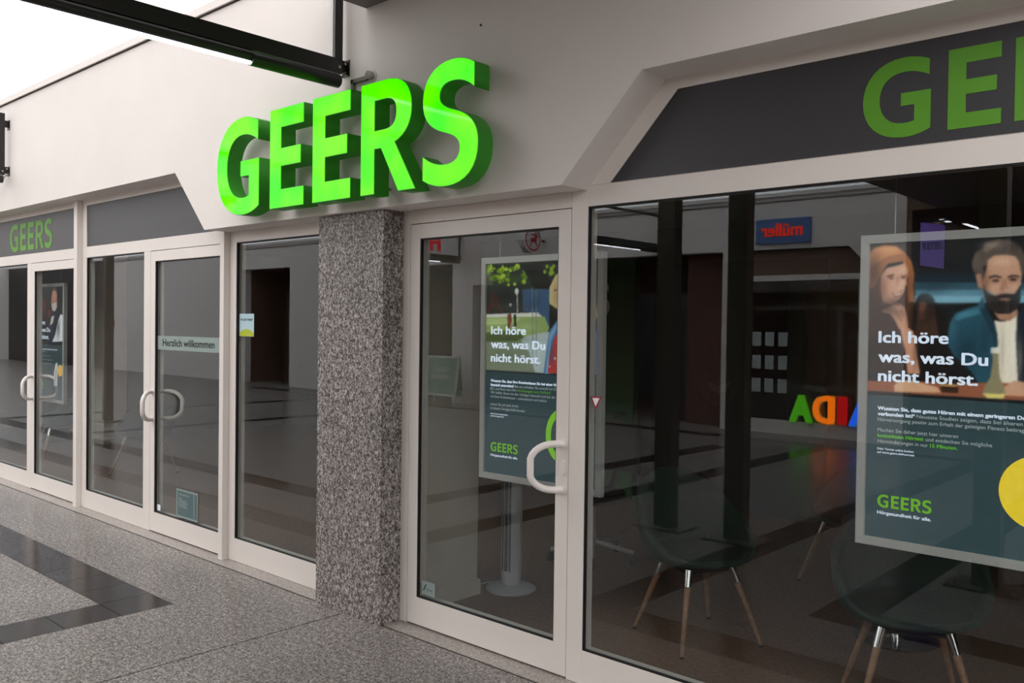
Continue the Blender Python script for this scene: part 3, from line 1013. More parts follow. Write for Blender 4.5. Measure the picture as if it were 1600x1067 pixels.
# ------------------------------------------------------------------ chairs
def make_chair():
    r = empty('shell_chair', (0, 0, 0))
    # shell: a bowl whose rim rises at the back (local -y side is front, +y is back)
    bm = bmesh.new()
    NU, NV = 36, 12
    grid = []
    for j in range(NV + 1):
        t = j / NV
        row = []
        for i in range(NU):
            a = 2 * PI * i / NU
            back = 0.5 + 0.5 * math.sin(a)                      # 1 at the back, 0 at the front
            rimz = 0.035 + 0.41 * back ** 1.6
            rr = 0.31 - 0.02 * (1 - back)
            if t < 0.55:
                q = t / 0.55
                rad, z = rr * 0.86 * q, 0.012 * q * q
            else:
                q = (t - 0.55) / 0.45
                rad = rr * (0.86 + 0.14 * math.sin(q * PI / 2) + 0.10 * q * back)
                z = 0.012 + (rimz - 0.012) * (q ** 1.35)
            row.append(bm.verts.new((rad * math.cos(a) * 1.02, rad * math.sin(a) * 0.95, 0.42 + z)))
        grid.append(row)
    for j in range(NV):
        for i in range(NU):
            a, b = grid[j][i], grid[j][(i + 1) % NU]
            c, d = grid[j + 1][(i + 1) % NU], grid[j + 1][i]
            if j == 0:
                continue
            bm.faces.new((a, b, c, d))
    cv = bm.verts.new((0, 0, 0.42))
    for i in range(NU):
        bm.faces.new((cv, grid[1][i], grid[1][(i + 1) % NU]))
    for v in grid[0]:
        bm.verts.remove(v)
    bmesh.ops.recalc_face_normals(bm, faces=bm.faces[:])
    bmesh.ops.solidify(bm, geom=bm.faces[:], thickness=0.035)
    bmesh.ops.recalc_face_normals(bm, faces=bm.faces[:])
    me = bpy.data.meshes.new('seat_shell')
    bm.to_mesh(me)
    bm.free()
    for p in me.polygons:
        p.use_smooth = True
    me.materials.append(M_GREENSHELL)
    link(bpy.data.objects.new('seat_shell', me), r)
    MB().lathe([(0.0, 0.0), (0.22, 0.0), (0.255, 0.012), (0.25, 0.03), (0.2, 0.042), (0.0, 0.046)][1:-1], 28, (0, -0.01, 0.432)).build('seat_cushion', M_GREENSHELL, r, smooth=True)
    for sx in (-1, 1):
        for sy in (-1, 1):
            top = Vector((sx * 0.13, sy * 0.12, 0.40))
            bot = Vector((sx * 0.24, sy * 0.235, 0.008))
            mid = top.lerp(bot, 0.2)
            leg = MB().tube([mid, bot], 0.014, 10, radii=[0.0165, 0.0095]).build('leg', M_WOOD, r, smooth=True)
            MB().tube([top, mid], 0.02, 12, radii=[0.022, 0.018]).build('ferrule', M_CHROME, leg, smooth=True)
            MB().tube([bot + Vector((0, 0, 0.004)), bot - Vector((0, 0, 0.008))], 0.011, 10).build('foot_pad', M_FOOT, leg)
    MB().box(-0.14, 0.14, -0.13, 0.13, 0.382, 0.392).build('under_frame', M_BLACK, r)
    return r


def copy_tree(o, parent=None):
    c = o.copy()
    COL.objects.link(c)
    c.parent = parent
    for ch in list(o.children):
        copy_tree(ch, c)
    return c


chair0 = make_chair()
CH = [((-2.38, 4.115, 0), 64, 'dark green shell chair nearest the handle of the pillar door'),
      ((-1.24, 3.93, 0), 28, 'dark green shell chair under the bar poster'),
      ((-2.13, 5.64, 0), -25, 'dark green shell chair behind the round pedestal table'),
      ((-9.25, 4.35, 0), 20, 'dark green shell chair behind the narrow window'),
      ((-10.75, 4.05, 0), -10, 'dark green shell chair behind the party poster')]
for i, (loc, a, lab) in enumerate(CH):
    c = chair0 if i == 0 else copy_tree(chair0)
    c.location = loc
    c.rotation_euler = (0, 0, math.radians(a))
    tag(c, lab, 'chair', 'shell chairs in the shop')

tb = empty('pedestal_table', (-1.6, 4.85, 0))
tag(tb, 'small round table on a chrome pedestal inside the shop', 'table')
MB().lathe([(0.21, 0), (0.215, 0.006), (0.20, 0.012), (0.05, 0.02)], 32).build('base_disc', M_CHROME, tb, smooth=True)
MB().lathe([(0.03, 0.02), (0.03, 0.6)], 20).build('column', M_CHROME, tb, smooth=True)
MB().lathe([(0.28, 0.6), (0.285, 0.61), (0.28, 0.622)], 36).build('table_top', M_OFFICEDARK, tb, smooth=True)
for x, y in ((-4.2, 5.0),):
    ot = empty('office_chair_base', (-3.72, 4.98, 0))
    tag(ot, 'five-arm swivel chair with dark seat behind the tower fan', 'chair')
    for k in range(5):
        a = k * 2 * PI / 5 + 0.3
        arm = MB().tube([(0.03 * math.cos(a), 0.03 * math.sin(a), 0.13), (0.3 * math.cos(a), 0.3 * math.sin(a), 0.085)], 0.018, 8, radii=[0.022, 0.014]).build('base_arm', M_ALU, ot, smooth=True)
        MB().tube([(0.3 * math.cos(a) - 0.012, 0.3 * math.sin(a), 0.03), (0.3 * math.cos(a) + 0.012, 0.3 * math.sin(a), 0.03)], 0.03, 12).build('castor', M_FOOT, arm)
    MB().lathe([(0.028, 0.1), (0.028, 0.42)], 14).build('gas_lift', M_ALU, ot, smooth=True)
    MB().lathe([(0.2, 0.42), (0.24, 0.45), (0.22, 0.49)], 24).build('seat', M_FOOT, ot, smooth=True)
    MB().tube([(0, 0.2, 0.46), (0, 0.27, 0.62)], 0.02, 8).build('back_stem', M_FOOT, ot)
    MB().box(-0.2, 0.2, 0.25, 0.3, 0.6, 0.95).build('backrest', M_FOOT, ot, bevel=0.02)

# tower fan
fan = empty('tower_fan', (-3.66, 4.06, 0))
tag(fan, 'pale tower fan on a round base behind the glass door', 'fan')
MB().lathe([(0.155, 0), (0.158, 0.012), (0.12, 0.03), (0.07, 0.042)], 36).build('base', M_FANWHITE, fan, smooth=True)
MB().lathe([(0.064, 0.04), (0.064, 0.12), (0.0625, 0.125)], 28).build('neck', M_FANWHITE, fan, smooth=True)
body = MB()
body.lathe([(0.058, 0.12), (0.058, 0.86), (0.05, 0.885)], 28)
body.build('inner_drum', M_FANDARK, fan, smooth=True)
sh = MB()
for a0, a1 in ((-0.9, 1.9),):
    n = 14
    for i in range(n):
        t0, t1 = a0 + (a1 - a0) * i / n, a0 + (a1 - a0) * (i + 1) / n
        sh.prism([(0.066 * math.cos(t0), 0.066 * math.sin(t0)), (0.066 * math.cos(t1), 0.066 * math.sin(t1)), (0.060 * math.cos(t1), 0.060 * math.sin(t1)), (0.060 * math.cos(t0), 0.060 * math.sin(t0))], 'z', 0.12, 0.87)
sh.build('back_shell', M_FANWHITE, fan, smooth=True)
for a in (-2.75, -2.2, -1.65, -1.15, 2.3, 2.8):
    x, y = 0.063 * math.cos(a), 0.063 * math.sin(a)
    MB().tube([(x, y, 0.12), (x, y, 0.87)], 0.0032, 6).build('grille_bar', M_FANWHITE, fan)
gr = MB()
for i in range(60):
    z = 0.14 + i * 0.012
    pts = [(0.0605 * math.cos(t), 0.0605 * math.sin(t), z) for t in [1.9 + (2 * PI - 2.8) * k / 14 for k in range(15)]]
    gr.tube(pts, 0.0013, 4, caps=False)
g = gr.build('grille_mesh', M_FANWHITE, fan)
g['kind'] = 'stuff'
MB().lathe([(0.067, 0.86), (0.067, 0.885), (0.05, 0.895)], 28).build('cap', M_FANWHITE, fan, smooth=True)
MB().tube([(-0.13, 0.03, 0.012), (-0.18, -0.02, 0.008), (-0.19, -0.08, 0.008), (-0.06, -0.15, 0.008)][:3], 0.004, 6).build('power_cord', M_FANWHITE, fan)

# ------------------------------------------------------------------ hanging poster frames
# printed picture areas: (sRGB ink, outline in metres on the poster)
ART_BAR = [
    ((24, 40, 50), [(0.179,1.018),(0.61,1.004),(0.611,0.969),(0.18,0.979)]),
    ((44, 78, 92), [(0.18,0.985),(0.611,0.974),(0.611,0.949),(0.18,0.957)]),
    ((78, 122, 142), [(0.18,0.958),(0.611,0.95),(0.612,0.928),(0.181,0.934)]),
    ((118, 165, 186), [(0.181,0.935),(0.612,0.929),(0.612,0.907),(0.181,0.91)]),
    ((18, 18, 20), [(0.181,0.91),(0.612,0.907),(0.618,0.644),(0.187,0.621)]),
    ((34, 26, 24), [(0.265,0.91),(0.262,0.895),(0.253,0.883),(0.24,0.877),(0.225,0.877),(0.211,0.884),(0.201,0.895),(0.197,0.91),(0.201,0.925),(0.21,0.937),(0.223,0.943),(0.239,0.943),(0.252,0.936),(0.262,0.924)]),
    ((62, 42, 34), [(0.205,0.891),(0.264,0.891),(0.282,0.783),(0.2,0.781)]),
    ((92, 62, 50), [(0.21,0.913),(0.236,0.913),(0.235,0.847),(0.211,0.847)]),
    ((58, 36, 26), [(0.024,1.022),(0.19,1.017),(0.197,0.94),(0.192,0.891),(0.188,0.814),(0.181,0.781),(0.029,0.778)]),
    ((168, 106, 68), [(0.024,1.093),(0.047,1.119),(0.086,1.127),(0.124,1.122),(0.159,1.095),(0.182,1.061),(0.192,1.017),(0.189,0.968),(0.194,0.913),(0.173,0.913),(0.171,1.018),(0.149,1.063),(0.098,1.056),(0.074,1.021),(0.05,0.971),(0.027,0.965)]),
    ((205, 140, 92), [(0.026,1.087),(0.05,1.115),(0.086,1.122),(0.124,1.116),(0.151,1.093),(0.097,1.084),(0.054,1.061),(0.028,1.039)]),
    ((208, 158, 132), [(0.073,1.015),(0.093,1.04),(0.125,1.047),(0.157,1.056),(0.169,1.034),(0.171,1.012),(0.165,0.993),(0.168,0.98),(0.16,0.971),(0.158,0.952),(0.146,0.93),(0.128,0.914),(0.106,0.905),(0.082,0.914),(0.073,0.965)]),
    ((96, 58, 44), [(0.093,1.012),(0.118,1.017),(0.121,1.011),(0.099,1.004)]),
    ((96, 58, 44), [(0.142,1.01),(0.164,1.012),(0.166,1.007),(0.148,1.003)]),
    ((60, 40, 36), [(0.118,1.002),(0.117,1.0),(0.115,0.999),(0.113,0.998),(0.11,0.999),(0.107,0.999),(0.105,1.0),(0.105,1.002),(0.105,1.003),(0.107,1.005),(0.11,1.005),(0.112,1.005),(0.115,1.004),(0.117,1.003)]),
    ((60, 40, 36), [(0.16,1.002),(0.159,1.0),(0.158,0.999),(0.155,0.998),(0.153,0.999),(0.15,0.999),(0.149,1.0),(0.148,1.002),(0.149,1.003),(0.15,1.004),(0.153,1.005),(0.155,1.005),(0.158,1.004),(0.159,1.003)]),
    ((180, 126, 104), [(0.129,1.008),(0.138,1.008),(0.146,0.974),(0.127,0.969)]),
    ((150, 70, 64), [(0.111,0.95),(0.133,0.941),(0.151,0.958),(0.145,0.934),(0.128,0.929)]),
    ((236, 228, 220), [(0.116,0.946),(0.133,0.94),(0.148,0.952),(0.142,0.94),(0.13,0.935)]),
    ((200, 146, 120), [(0.077,0.883),(0.096,0.891),(0.12,0.905),(0.15,0.905),(0.163,0.888),(0.169,0.864),(0.174,0.819),(0.193,0.806),(0.2,0.759),(0.219,0.651),(0.176,0.649),(0.165,0.736),(0.149,0.797),(0.129,0.841),(0.108,0.869),(0.083,0.874)]),
    ((168, 116, 94), [(0.12,0.891),(0.128,0.894),(0.153,0.847),(0.15,0.839)]),
    ((168, 116, 94), [(0.136,0.898),(0.143,0.9),(0.162,0.864),(0.158,0.855)]),
    ((46, 32, 28), [(0.029,0.778),(0.146,0.814),(0.165,0.736),(0.176,0.649),(0.032,0.642)]),
    ((34, 78, 96), [(0.307,0.767),(0.316,0.837),(0.335,0.872),(0.374,0.89),(0.407,0.901),(0.421,0.932),(0.431,0.89),(0.455,0.848),(0.473,0.797),(0.474,0.714),(0.481,0.632),(0.413,0.628),(0.388,0.669),(0.333,0.72)]),
    ((58, 112, 132), [(0.33,0.858),(0.374,0.882),(0.407,0.893),(0.417,0.869),(0.374,0.859),(0.343,0.843)]),
    ((22, 54, 68), [(0.412,0.89),(0.431,0.89),(0.455,0.848),(0.473,0.797),(0.474,0.714),(0.465,0.714),(0.454,0.796)]),
    ((232, 222, 204), [(0.458,0.848),(0.479,0.843),(0.506,0.846),(0.531,0.874),(0.547,0.849),(0.552,0.635),(0.482,0.632),(0.474,0.714),(0.47,0.797)]),
    ((28, 36, 46), [(0.529,0.869),(0.551,0.9),(0.582,0.889),(0.613,0.859),(0.618,0.639),(0.536,0.634),(0.526,0.787)]),
    ((168, 122, 98), [(0.452,0.885),(0.53,0.9),(0.53,0.864),(0.506,0.845),(0.474,0.849)]),
    ((84, 74, 68), [(0.383,1.053),(0.394,1.084),(0.417,1.099),(0.426,1.118),(0.464,1.128),(0.501,1.121),(0.533,1.098),(0.547,1.072),(0.551,1.006),(0.537,0.999),(0.529,1.053),(0.419,1.036),(0.427,0.963),(0.42,0.958),(0.405,0.995),(0.386,1.027)]),
    ((196, 150, 124), [(0.431,1.025),(0.435,1.057),(0.456,1.072),(0.488,1.072),(0.518,1.066),(0.53,1.048),(0.54,1.001),(0.537,0.961),(0.523,0.93),(0.468,0.926),(0.43,0.953),(0.421,0.984)]),
    ((176, 128, 104), [(0.396,1.006),(0.412,1.011),(0.422,0.974),(0.42,0.955),(0.406,0.963)]),
    ((40, 34, 34), [(0.422,0.963),(0.44,0.937),(0.463,0.932),(0.491,0.94),(0.518,0.937),(0.539,0.971),(0.538,0.92),(0.529,0.887),(0.506,0.87),(0.471,0.869),(0.443,0.887),(0.427,0.921)]),
    ((150, 104, 88), [(0.47,0.921),(0.491,0.925),(0.512,0.92),(0.5,0.914),(0.48,0.915)]),
    ((52, 42, 38), [(0.438,0.998),(0.457,1.004),(0.479,0.998),(0.479,0.992),(0.457,0.997),(0.44,0.991)]),
    ((52, 42, 38), [(0.496,0.998),(0.515,1.003),(0.532,0.999),(0.533,0.993),(0.515,0.997),(0.498,0.991)]),
    ((42, 32, 30), [(0.47,0.984),(0.469,0.982),(0.467,0.98),(0.463,0.98),(0.458,0.98),(0.454,0.981),(0.451,0.982),(0.45,0.984),(0.451,0.986),(0.454,0.988),(0.458,0.989),(0.462,0.989),(0.466,0.988),(0.469,0.986)]),
    ((42, 32, 30), [(0.524,0.987),(0.524,0.985),(0.521,0.983),(0.517,0.982),(0.512,0.982),(0.508,0.983),(0.505,0.985),(0.504,0.987),(0.505,0.989),(0.508,0.991),(0.512,0.991),(0.517,0.991),(0.521,0.99),(0.523,0.989)]),
    ((170, 124, 100), [(0.485,0.988),(0.492,0.988),(0.5,0.956),(0.495,0.945),(0.477,0.947),(0.472,0.954)]),
    ((112, 98, 88), [(0.417,1.094),(0.441,1.113),(0.473,1.121),(0.455,1.102),(0.43,1.078)]),
    ((150, 90, 66), [(0.027,0.617),(0.678,0.639),(0.679,0.577),(0.028,0.578)]),
    ((214, 168, 134), [(0.128,0.604),(0.147,0.625),(0.204,0.626),(0.241,0.615),(0.278,0.607),(0.297,0.587),(0.131,0.581)]),
    ((206, 158, 128), [(0.487,0.61),(0.52,0.642),(0.627,0.636),(0.678,0.627),(0.679,0.591),(0.493,0.59)]),
    ((58, 36, 26), [(0.287,0.631),(0.349,0.633),(0.348,0.588),(0.291,0.588)]),
    ((196, 150, 90), [(0.29,0.618),(0.349,0.62),(0.348,0.612),(0.29,0.61)]),
    ((140, 132, 100), [(0.427,0.587),(0.434,0.619),(0.45,0.651),(0.457,0.708),(0.454,0.733),(0.475,0.733),(0.474,0.708),(0.48,0.653),(0.495,0.616),(0.5,0.592),(0.488,0.578),(0.443,0.576)]),
    ((222, 208, 120), [(0.429,0.594),(0.499,0.595),(0.491,0.579),(0.443,0.577)]),
    ((232, 228, 216), [(0.45,0.754),(0.477,0.755),(0.477,0.733),(0.45,0.733)]),
]
ART_PARK = [
    ((44, 50, 46), [(0.013,1.138),(0.799,1.108),(0.804,0.848),(0.019,0.845)]),
    ((150, 186, 44), [(0.04,1.11),(0.05,1.116),(0.071,1.111),(0.071,1.099),(0.057,1.089),(0.037,1.092)]),
    ((112, 150, 30), [(0.114,1.04),(0.101,1.054),(0.099,1.068),(0.119,1.074),(0.128,1.063),(0.129,1.051)]),
    ((176, 204, 70), [(0.221,1.029),(0.231,1.03),(0.241,1.027),(0.239,1.016),(0.228,1.013),(0.217,1.021)]),
    ((84, 118, 28), [(0.294,1.058),(0.278,1.057),(0.269,1.064),(0.274,1.073),(0.288,1.078),(0.3,1.067)]),
    ((150, 186, 44), [(0.317,1.075),(0.295,1.072),(0.282,1.09),(0.297,1.101),(0.311,1.1),(0.32,1.09)]),
    ((112, 150, 30), [(0.074,1.11),(0.079,1.099),(0.078,1.091),(0.061,1.088),(0.051,1.097),(0.056,1.108)]),
    ((176, 204, 70), [(0.208,1.087),(0.193,1.085),(0.187,1.093),(0.188,1.105),(0.2,1.106),(0.214,1.098)]),
    ((84, 118, 28), [(0.148,1.076),(0.135,1.071),(0.118,1.078),(0.12,1.092),(0.136,1.094),(0.148,1.089)]),
    ((150, 186, 44), [(0.097,1.071),(0.109,1.076),(0.122,1.07),(0.118,1.061),(0.108,1.056),(0.098,1.063)]),
    ((112, 150, 30), [(0.306,1.079),(0.298,1.082),(0.301,1.09),(0.308,1.096),(0.319,1.088),(0.316,1.079)]),
    ((176, 204, 70), [(0.043,1.092),(0.051,1.086),(0.054,1.078),(0.045,1.073),(0.036,1.079),(0.033,1.086)]),
    ((84, 118, 28), [(0.142,1.051),(0.155,1.049),(0.157,1.034),(0.143,1.031),(0.128,1.036),(0.129,1.049)]),
    ((150, 186, 44), [(0.276,1.036),(0.287,1.046),(0.304,1.042),(0.303,1.03),(0.298,1.02),(0.281,1.025)]),
    ((112, 150, 30), [(0.143,1.056),(0.146,1.047),(0.145,1.041),(0.134,1.041),(0.127,1.047),(0.133,1.054)]),
    ((176, 204, 70), [(0.23,1.106),(0.231,1.123),(0.245,1.128),(0.258,1.121),(0.266,1.103),(0.246,1.097)]),
    ((84, 118, 28), [(0.289,1.099),(0.304,1.099),(0.308,1.088),(0.302,1.078),(0.288,1.082),(0.283,1.091)]),
    ((150, 186, 44), [(0.09,1.113),(0.093,1.108),(0.091,1.102),(0.081,1.102),(0.074,1.107),(0.079,1.114)]),
    ((112, 150, 30), [(0.289,1.06),(0.296,1.072),(0.309,1.067),(0.316,1.054),(0.306,1.042),(0.288,1.048)]),
    ((176, 204, 70), [(0.142,1.079),(0.163,1.077),(0.166,1.061),(0.151,1.05),(0.131,1.059),(0.13,1.073)]),
    ((84, 118, 28), [(0.034,1.067),(0.017,1.072),(0.012,1.089),(0.028,1.102),(0.042,1.094),(0.049,1.075)]),
    ((150, 186, 44), [(0.011,1.103),(0.03,1.111),(0.04,1.103),(0.042,1.089),(0.027,1.081),(0.016,1.092)]),
    ((112, 150, 30), [(0.1,1.101),(0.119,1.107),(0.133,1.101),(0.139,1.087),(0.123,1.081),(0.104,1.084)]),
    ((176, 204, 70), [(0.035,1.114),(0.039,1.125),(0.062,1.134),(0.071,1.118),(0.064,1.104),(0.048,1.102)]),
    ((84, 118, 28), [(0.311,1.045),(0.292,1.041),(0.283,1.056),(0.293,1.071),(0.307,1.064),(0.323,1.054)]),
    ((150, 186, 44), [(0.141,1.115),(0.159,1.108),(0.159,1.093),(0.141,1.082),(0.122,1.091),(0.121,1.106)]),
    ((112, 150, 30), [(0.141,1.084),(0.132,1.086),(0.131,1.097),(0.142,1.105),(0.152,1.095),(0.153,1.085)]),
    ((176, 204, 70), [(0.137,1.075),(0.147,1.063),(0.145,1.053),(0.131,1.048),(0.118,1.056),(0.124,1.067)]),
    ((84, 118, 28), [(0.075,1.041),(0.071,1.052),(0.083,1.058),(0.096,1.054),(0.097,1.042),(0.086,1.041)]),
    ((150, 186, 44), [(0.145,1.125),(0.153,1.119),(0.156,1.108),(0.142,1.107),(0.134,1.109),(0.136,1.119)]),
    ((112, 150, 30), [(0.196,1.04),(0.186,1.034),(0.174,1.036),(0.162,1.046),(0.177,1.059),(0.194,1.051)]),
    ((176, 204, 70), [(0.224,1.089),(0.21,1.098),(0.209,1.111),(0.224,1.115),(0.235,1.107),(0.239,1.098)]),
    ((84, 118, 28), [(0.206,1.116),(0.222,1.112),(0.229,1.098),(0.213,1.092),(0.201,1.097),(0.192,1.11)]),
    ((150, 186, 44), [(0.327,1.113),(0.336,1.104),(0.326,1.095),(0.316,1.098),(0.307,1.105),(0.313,1.113)]),
    ((112, 150, 30), [(0.099,1.064),(0.086,1.058),(0.077,1.061),(0.076,1.07),(0.082,1.077),(0.096,1.074)]),
    ((176, 204, 70), [(0.26,1.105),(0.252,1.096),(0.236,1.102),(0.233,1.118),(0.247,1.127),(0.265,1.119)]),
    ((84, 118, 28), [(0.189,1.059),(0.174,1.064),(0.17,1.075),(0.174,1.088),(0.194,1.083),(0.195,1.07)]),
    ((150, 186, 44), [(0.171,1.057),(0.181,1.052),(0.184,1.044),(0.176,1.041),(0.167,1.042),(0.165,1.049)]),
    ((112, 150, 30), [(0.061,1.122),(0.055,1.114),(0.045,1.109),(0.032,1.117),(0.034,1.128),(0.05,1.128)]),
    ((176, 204, 70), [(0.186,1.098),(0.175,1.091),(0.163,1.092),(0.155,1.104),(0.167,1.113),(0.18,1.107)]),
    ((84, 118, 28), [(0.148,1.056),(0.16,1.057),(0.167,1.049),(0.16,1.044),(0.148,1.044),(0.14,1.052)]),
    ((150, 186, 44), [(0.132,1.034),(0.128,1.028),(0.118,1.028),(0.115,1.036),(0.119,1.041),(0.127,1.043)]),
    ((112, 150, 30), [(0.308,1.102),(0.316,1.092),(0.31,1.081),(0.292,1.073),(0.285,1.09),(0.288,1.108)]),
    ((176, 204, 70), [(0.186,1.011),(0.177,1.016),(0.178,1.024),(0.185,1.03),(0.194,1.025),(0.198,1.016)]),
    ((84, 118, 28), [(0.044,1.069),(0.069,1.069),(0.083,1.063),(0.076,1.049),(0.061,1.042),(0.043,1.053)]),
    ((150, 186, 44), [(0.278,1.038),(0.292,1.048),(0.304,1.04),(0.309,1.027),(0.294,1.023),(0.282,1.026)]),
    ((112, 150, 30), [(0.253,1.095),(0.24,1.094),(0.233,1.101),(0.236,1.11),(0.251,1.111),(0.254,1.103)]),
    ((30, 32, 30), [(0.265,1.12),(0.406,1.114),(0.462,1.038),(0.524,1.001),(0.528,0.8),(0.466,0.799),(0.402,0.877),(0.352,1.004),(0.311,1.066)]),
    ((130, 164, 40), [(0.488,1.092),(0.481,1.081),(0.468,1.082),(0.461,1.093),(0.467,1.104),(0.481,1.104)]),
    ((130, 164, 40), [(0.442,1.079),(0.437,1.07),(0.425,1.07),(0.419,1.08),(0.425,1.089),(0.436,1.089)]),
    ((130, 164, 40), [(0.499,1.105),(0.494,1.095),(0.483,1.096),(0.477,1.105),(0.482,1.115),(0.494,1.114)]),
    ((130, 164, 40), [(0.488,1.09),(0.482,1.08),(0.47,1.08),(0.464,1.091),(0.47,1.1),(0.482,1.1)]),
    ((130, 164, 40), [(0.457,1.105),(0.451,1.096),(0.44,1.096),(0.434,1.106),(0.44,1.115),(0.451,1.114)]),
    ((130, 164, 40), [(0.495,1.072),(0.489,1.063),(0.479,1.063),(0.473,1.072),(0.478,1.081),(0.489,1.081)]),
    ((130, 164, 40), [(0.484,1.071),(0.477,1.059),(0.462,1.059),(0.455,1.072),(0.462,1.084),(0.477,1.083)]),
    ((58, 86, 116), [(0.284,0.993),(0.463,0.993),(0.466,0.799),(0.387,0.877),(0.29,0.883)]),
    ((96, 40, 34), [(0.031,0.871),(0.078,0.978),(0.095,0.978),(0.148,0.871),(0.136,0.871),(0.088,0.959),(0.046,0.871)]),
    ((96, 40, 34), [(0.052,0.918),(0.118,0.918),(0.118,0.911),(0.053,0.911)]),
    ((208, 210, 200), [(0.027,0.867),(0.387,0.877),(0.434,0.847),(0.027,0.839)]),
    ((138, 160, 96), [(0.027,0.85),(0.434,0.856),(0.466,0.799),(0.436,0.739),(0.03,0.718)]),
    ((166, 186, 120), [(0.027,0.845),(0.274,0.849),(0.242,0.821),(0.028,0.81)]),
    ((82, 98, 58), [(0.029,0.769),(0.242,0.791),(0.3,0.748),(0.218,0.722),(0.03,0.718)]),
    ((122, 134, 112), [(0.03,0.721),(0.468,0.74),(0.471,0.572),(0.032,0.571)]),
    ((168, 184, 184), [(0.276,0.736),(0.317,0.758),(0.467,0.781),(0.471,0.569),(0.376,0.574),(0.334,0.676)]),
    ((226, 232, 232), [(0.258,0.984),(0.257,0.977),(0.253,0.971),(0.247,0.967),(0.241,0.967),(0.235,0.971),(0.231,0.977),(0.23,0.985),(0.231,0.992),(0.235,0.998),(0.24,1.001),(0.247,1.001),(0.252,0.998),(0.256,0.992)]),
    ((190, 196, 196), [(0.244,0.969),(0.252,0.969),(0.256,0.877),(0.247,0.877)]),
    ((112, 60, 46), [(0.182,0.865),(0.207,0.871),(0.213,0.834),(0.199,0.796),(0.184,0.796)]),
    ((36, 36, 40), [(0.226,0.865),(0.242,0.866),(0.245,0.803),(0.229,0.803)]),
    ((236, 236, 230), [(0.212,0.915),(0.211,0.912),(0.208,0.909),(0.204,0.907),(0.2,0.907),(0.195,0.909),(0.193,0.912),(0.192,0.916),(0.192,0.919),(0.195,0.922),(0.199,0.924),(0.204,0.924),(0.208,0.922),(0.211,0.919)]),
    ((120, 126, 124), [(0.346,1.004),(0.352,1.004),(0.365,0.592),(0.358,0.592)]),
    ((120, 126, 124), [(0.372,0.992),(0.378,0.992),(0.388,0.605),(0.382,0.605)]),
    ((196, 180, 132), [(0.463,1.002),(0.5,1.061),(0.553,1.088),(0.729,1.082),(0.761,0.859),(0.706,0.744),(0.661,0.859),(0.511,0.895),(0.464,0.919)]),
    ((214, 166, 140), [(0.495,1.007),(0.554,1.03),(0.658,1.024),(0.688,0.957),(0.66,0.888),(0.587,0.859),(0.518,0.9)]),
    ((54, 44, 40), [(0.512,0.986),(0.511,0.983),(0.508,0.982),(0.504,0.981),(0.499,0.981),(0.495,0.982),(0.492,0.984),(0.491,0.986),(0.492,0.988),(0.495,0.99),(0.499,0.991),(0.504,0.991),(0.508,0.99),(0.511,0.988)]),
    ((54, 44, 40), [(0.628,0.986),(0.626,0.984),(0.623,0.982),(0.618,0.981),(0.612,0.981),(0.606,0.982),(0.602,0.984),(0.601,0.986),(0.602,0.989),(0.606,0.99),(0.611,0.991),(0.617,0.991),(0.623,0.99),(0.626,0.988)]),
    ((176, 90, 84), [(0.541,0.912),(0.586,0.918),(0.623,0.912),(0.586,0.9)]),
    ((80, 122, 164), [(0.432,0.571),(0.447,0.679),(0.467,0.787),(0.512,0.835),(0.741,0.825),(0.777,0.746),(0.808,0.582)]),
    ((128, 166, 200), [(0.467,0.763),(0.505,0.817),(0.513,0.806),(0.479,0.74),(0.459,0.572),(0.447,0.571)]),
    ((192, 58, 50), [(0.459,0.575),(0.469,0.668),(0.506,0.764),(0.603,0.824),(0.662,0.778),(0.695,0.577)]),
    ((240, 232, 224), [(0.528,0.621),(0.522,0.616),(0.515,0.621),(0.517,0.629),(0.525,0.63)]),
    ((240, 232, 224), [(0.633,0.739),(0.626,0.733),(0.618,0.738),(0.621,0.748),(0.63,0.749)]),
    ((240, 232, 224), [(0.633,0.713),(0.627,0.708),(0.621,0.713),(0.623,0.721),(0.63,0.722)]),
    ((240, 232, 224), [(0.476,0.605),(0.471,0.601),(0.466,0.605),(0.467,0.611),(0.474,0.612)]),
    ((240, 232, 224), [(0.608,0.623),(0.605,0.62),(0.601,0.622),(0.602,0.627),(0.606,0.627)]),
    ((240, 232, 224), [(0.631,0.736),(0.628,0.733),(0.624,0.736),(0.625,0.741),(0.63,0.741)]),
    ((240, 232, 224), [(0.558,0.709),(0.552,0.704),(0.546,0.708),(0.548,0.717),(0.555,0.718)]),
    ((240, 232, 224), [(0.511,0.646),(0.505,0.64),(0.498,0.645),(0.5,0.655),(0.508,0.656)]),
    ((240, 232, 224), [(0.647,0.688),(0.643,0.685),(0.639,0.688),(0.64,0.694),(0.645,0.694)]),
    ((240, 232, 224), [(0.583,0.644),(0.575,0.637),(0.567,0.643),(0.57,0.653),(0.579,0.654)]),
    ((240, 232, 224), [(0.58,0.68),(0.576,0.676),(0.571,0.679),(0.573,0.685),(0.578,0.686)]),
    ((240, 232, 224), [(0.605,0.648),(0.601,0.646),(0.598,0.648),(0.599,0.652),(0.603,0.653)]),
    ((240, 232, 224), [(0.529,0.723),(0.523,0.718),(0.518,0.722),(0.519,0.73),(0.526,0.73)]),
    ((240, 232, 224), [(0.544,0.725),(0.538,0.72),(0.532,0.724),(0.534,0.732),(0.541,0.732)]),
    ((240, 232, 224), [(0.596,0.695),(0.589,0.689),(0.582,0.695),(0.584,0.704),(0.592,0.705)]),
    ((240, 232, 224), [(0.58,0.627),(0.573,0.621),(0.565,0.626),(0.567,0.636),(0.577,0.638)]),
]
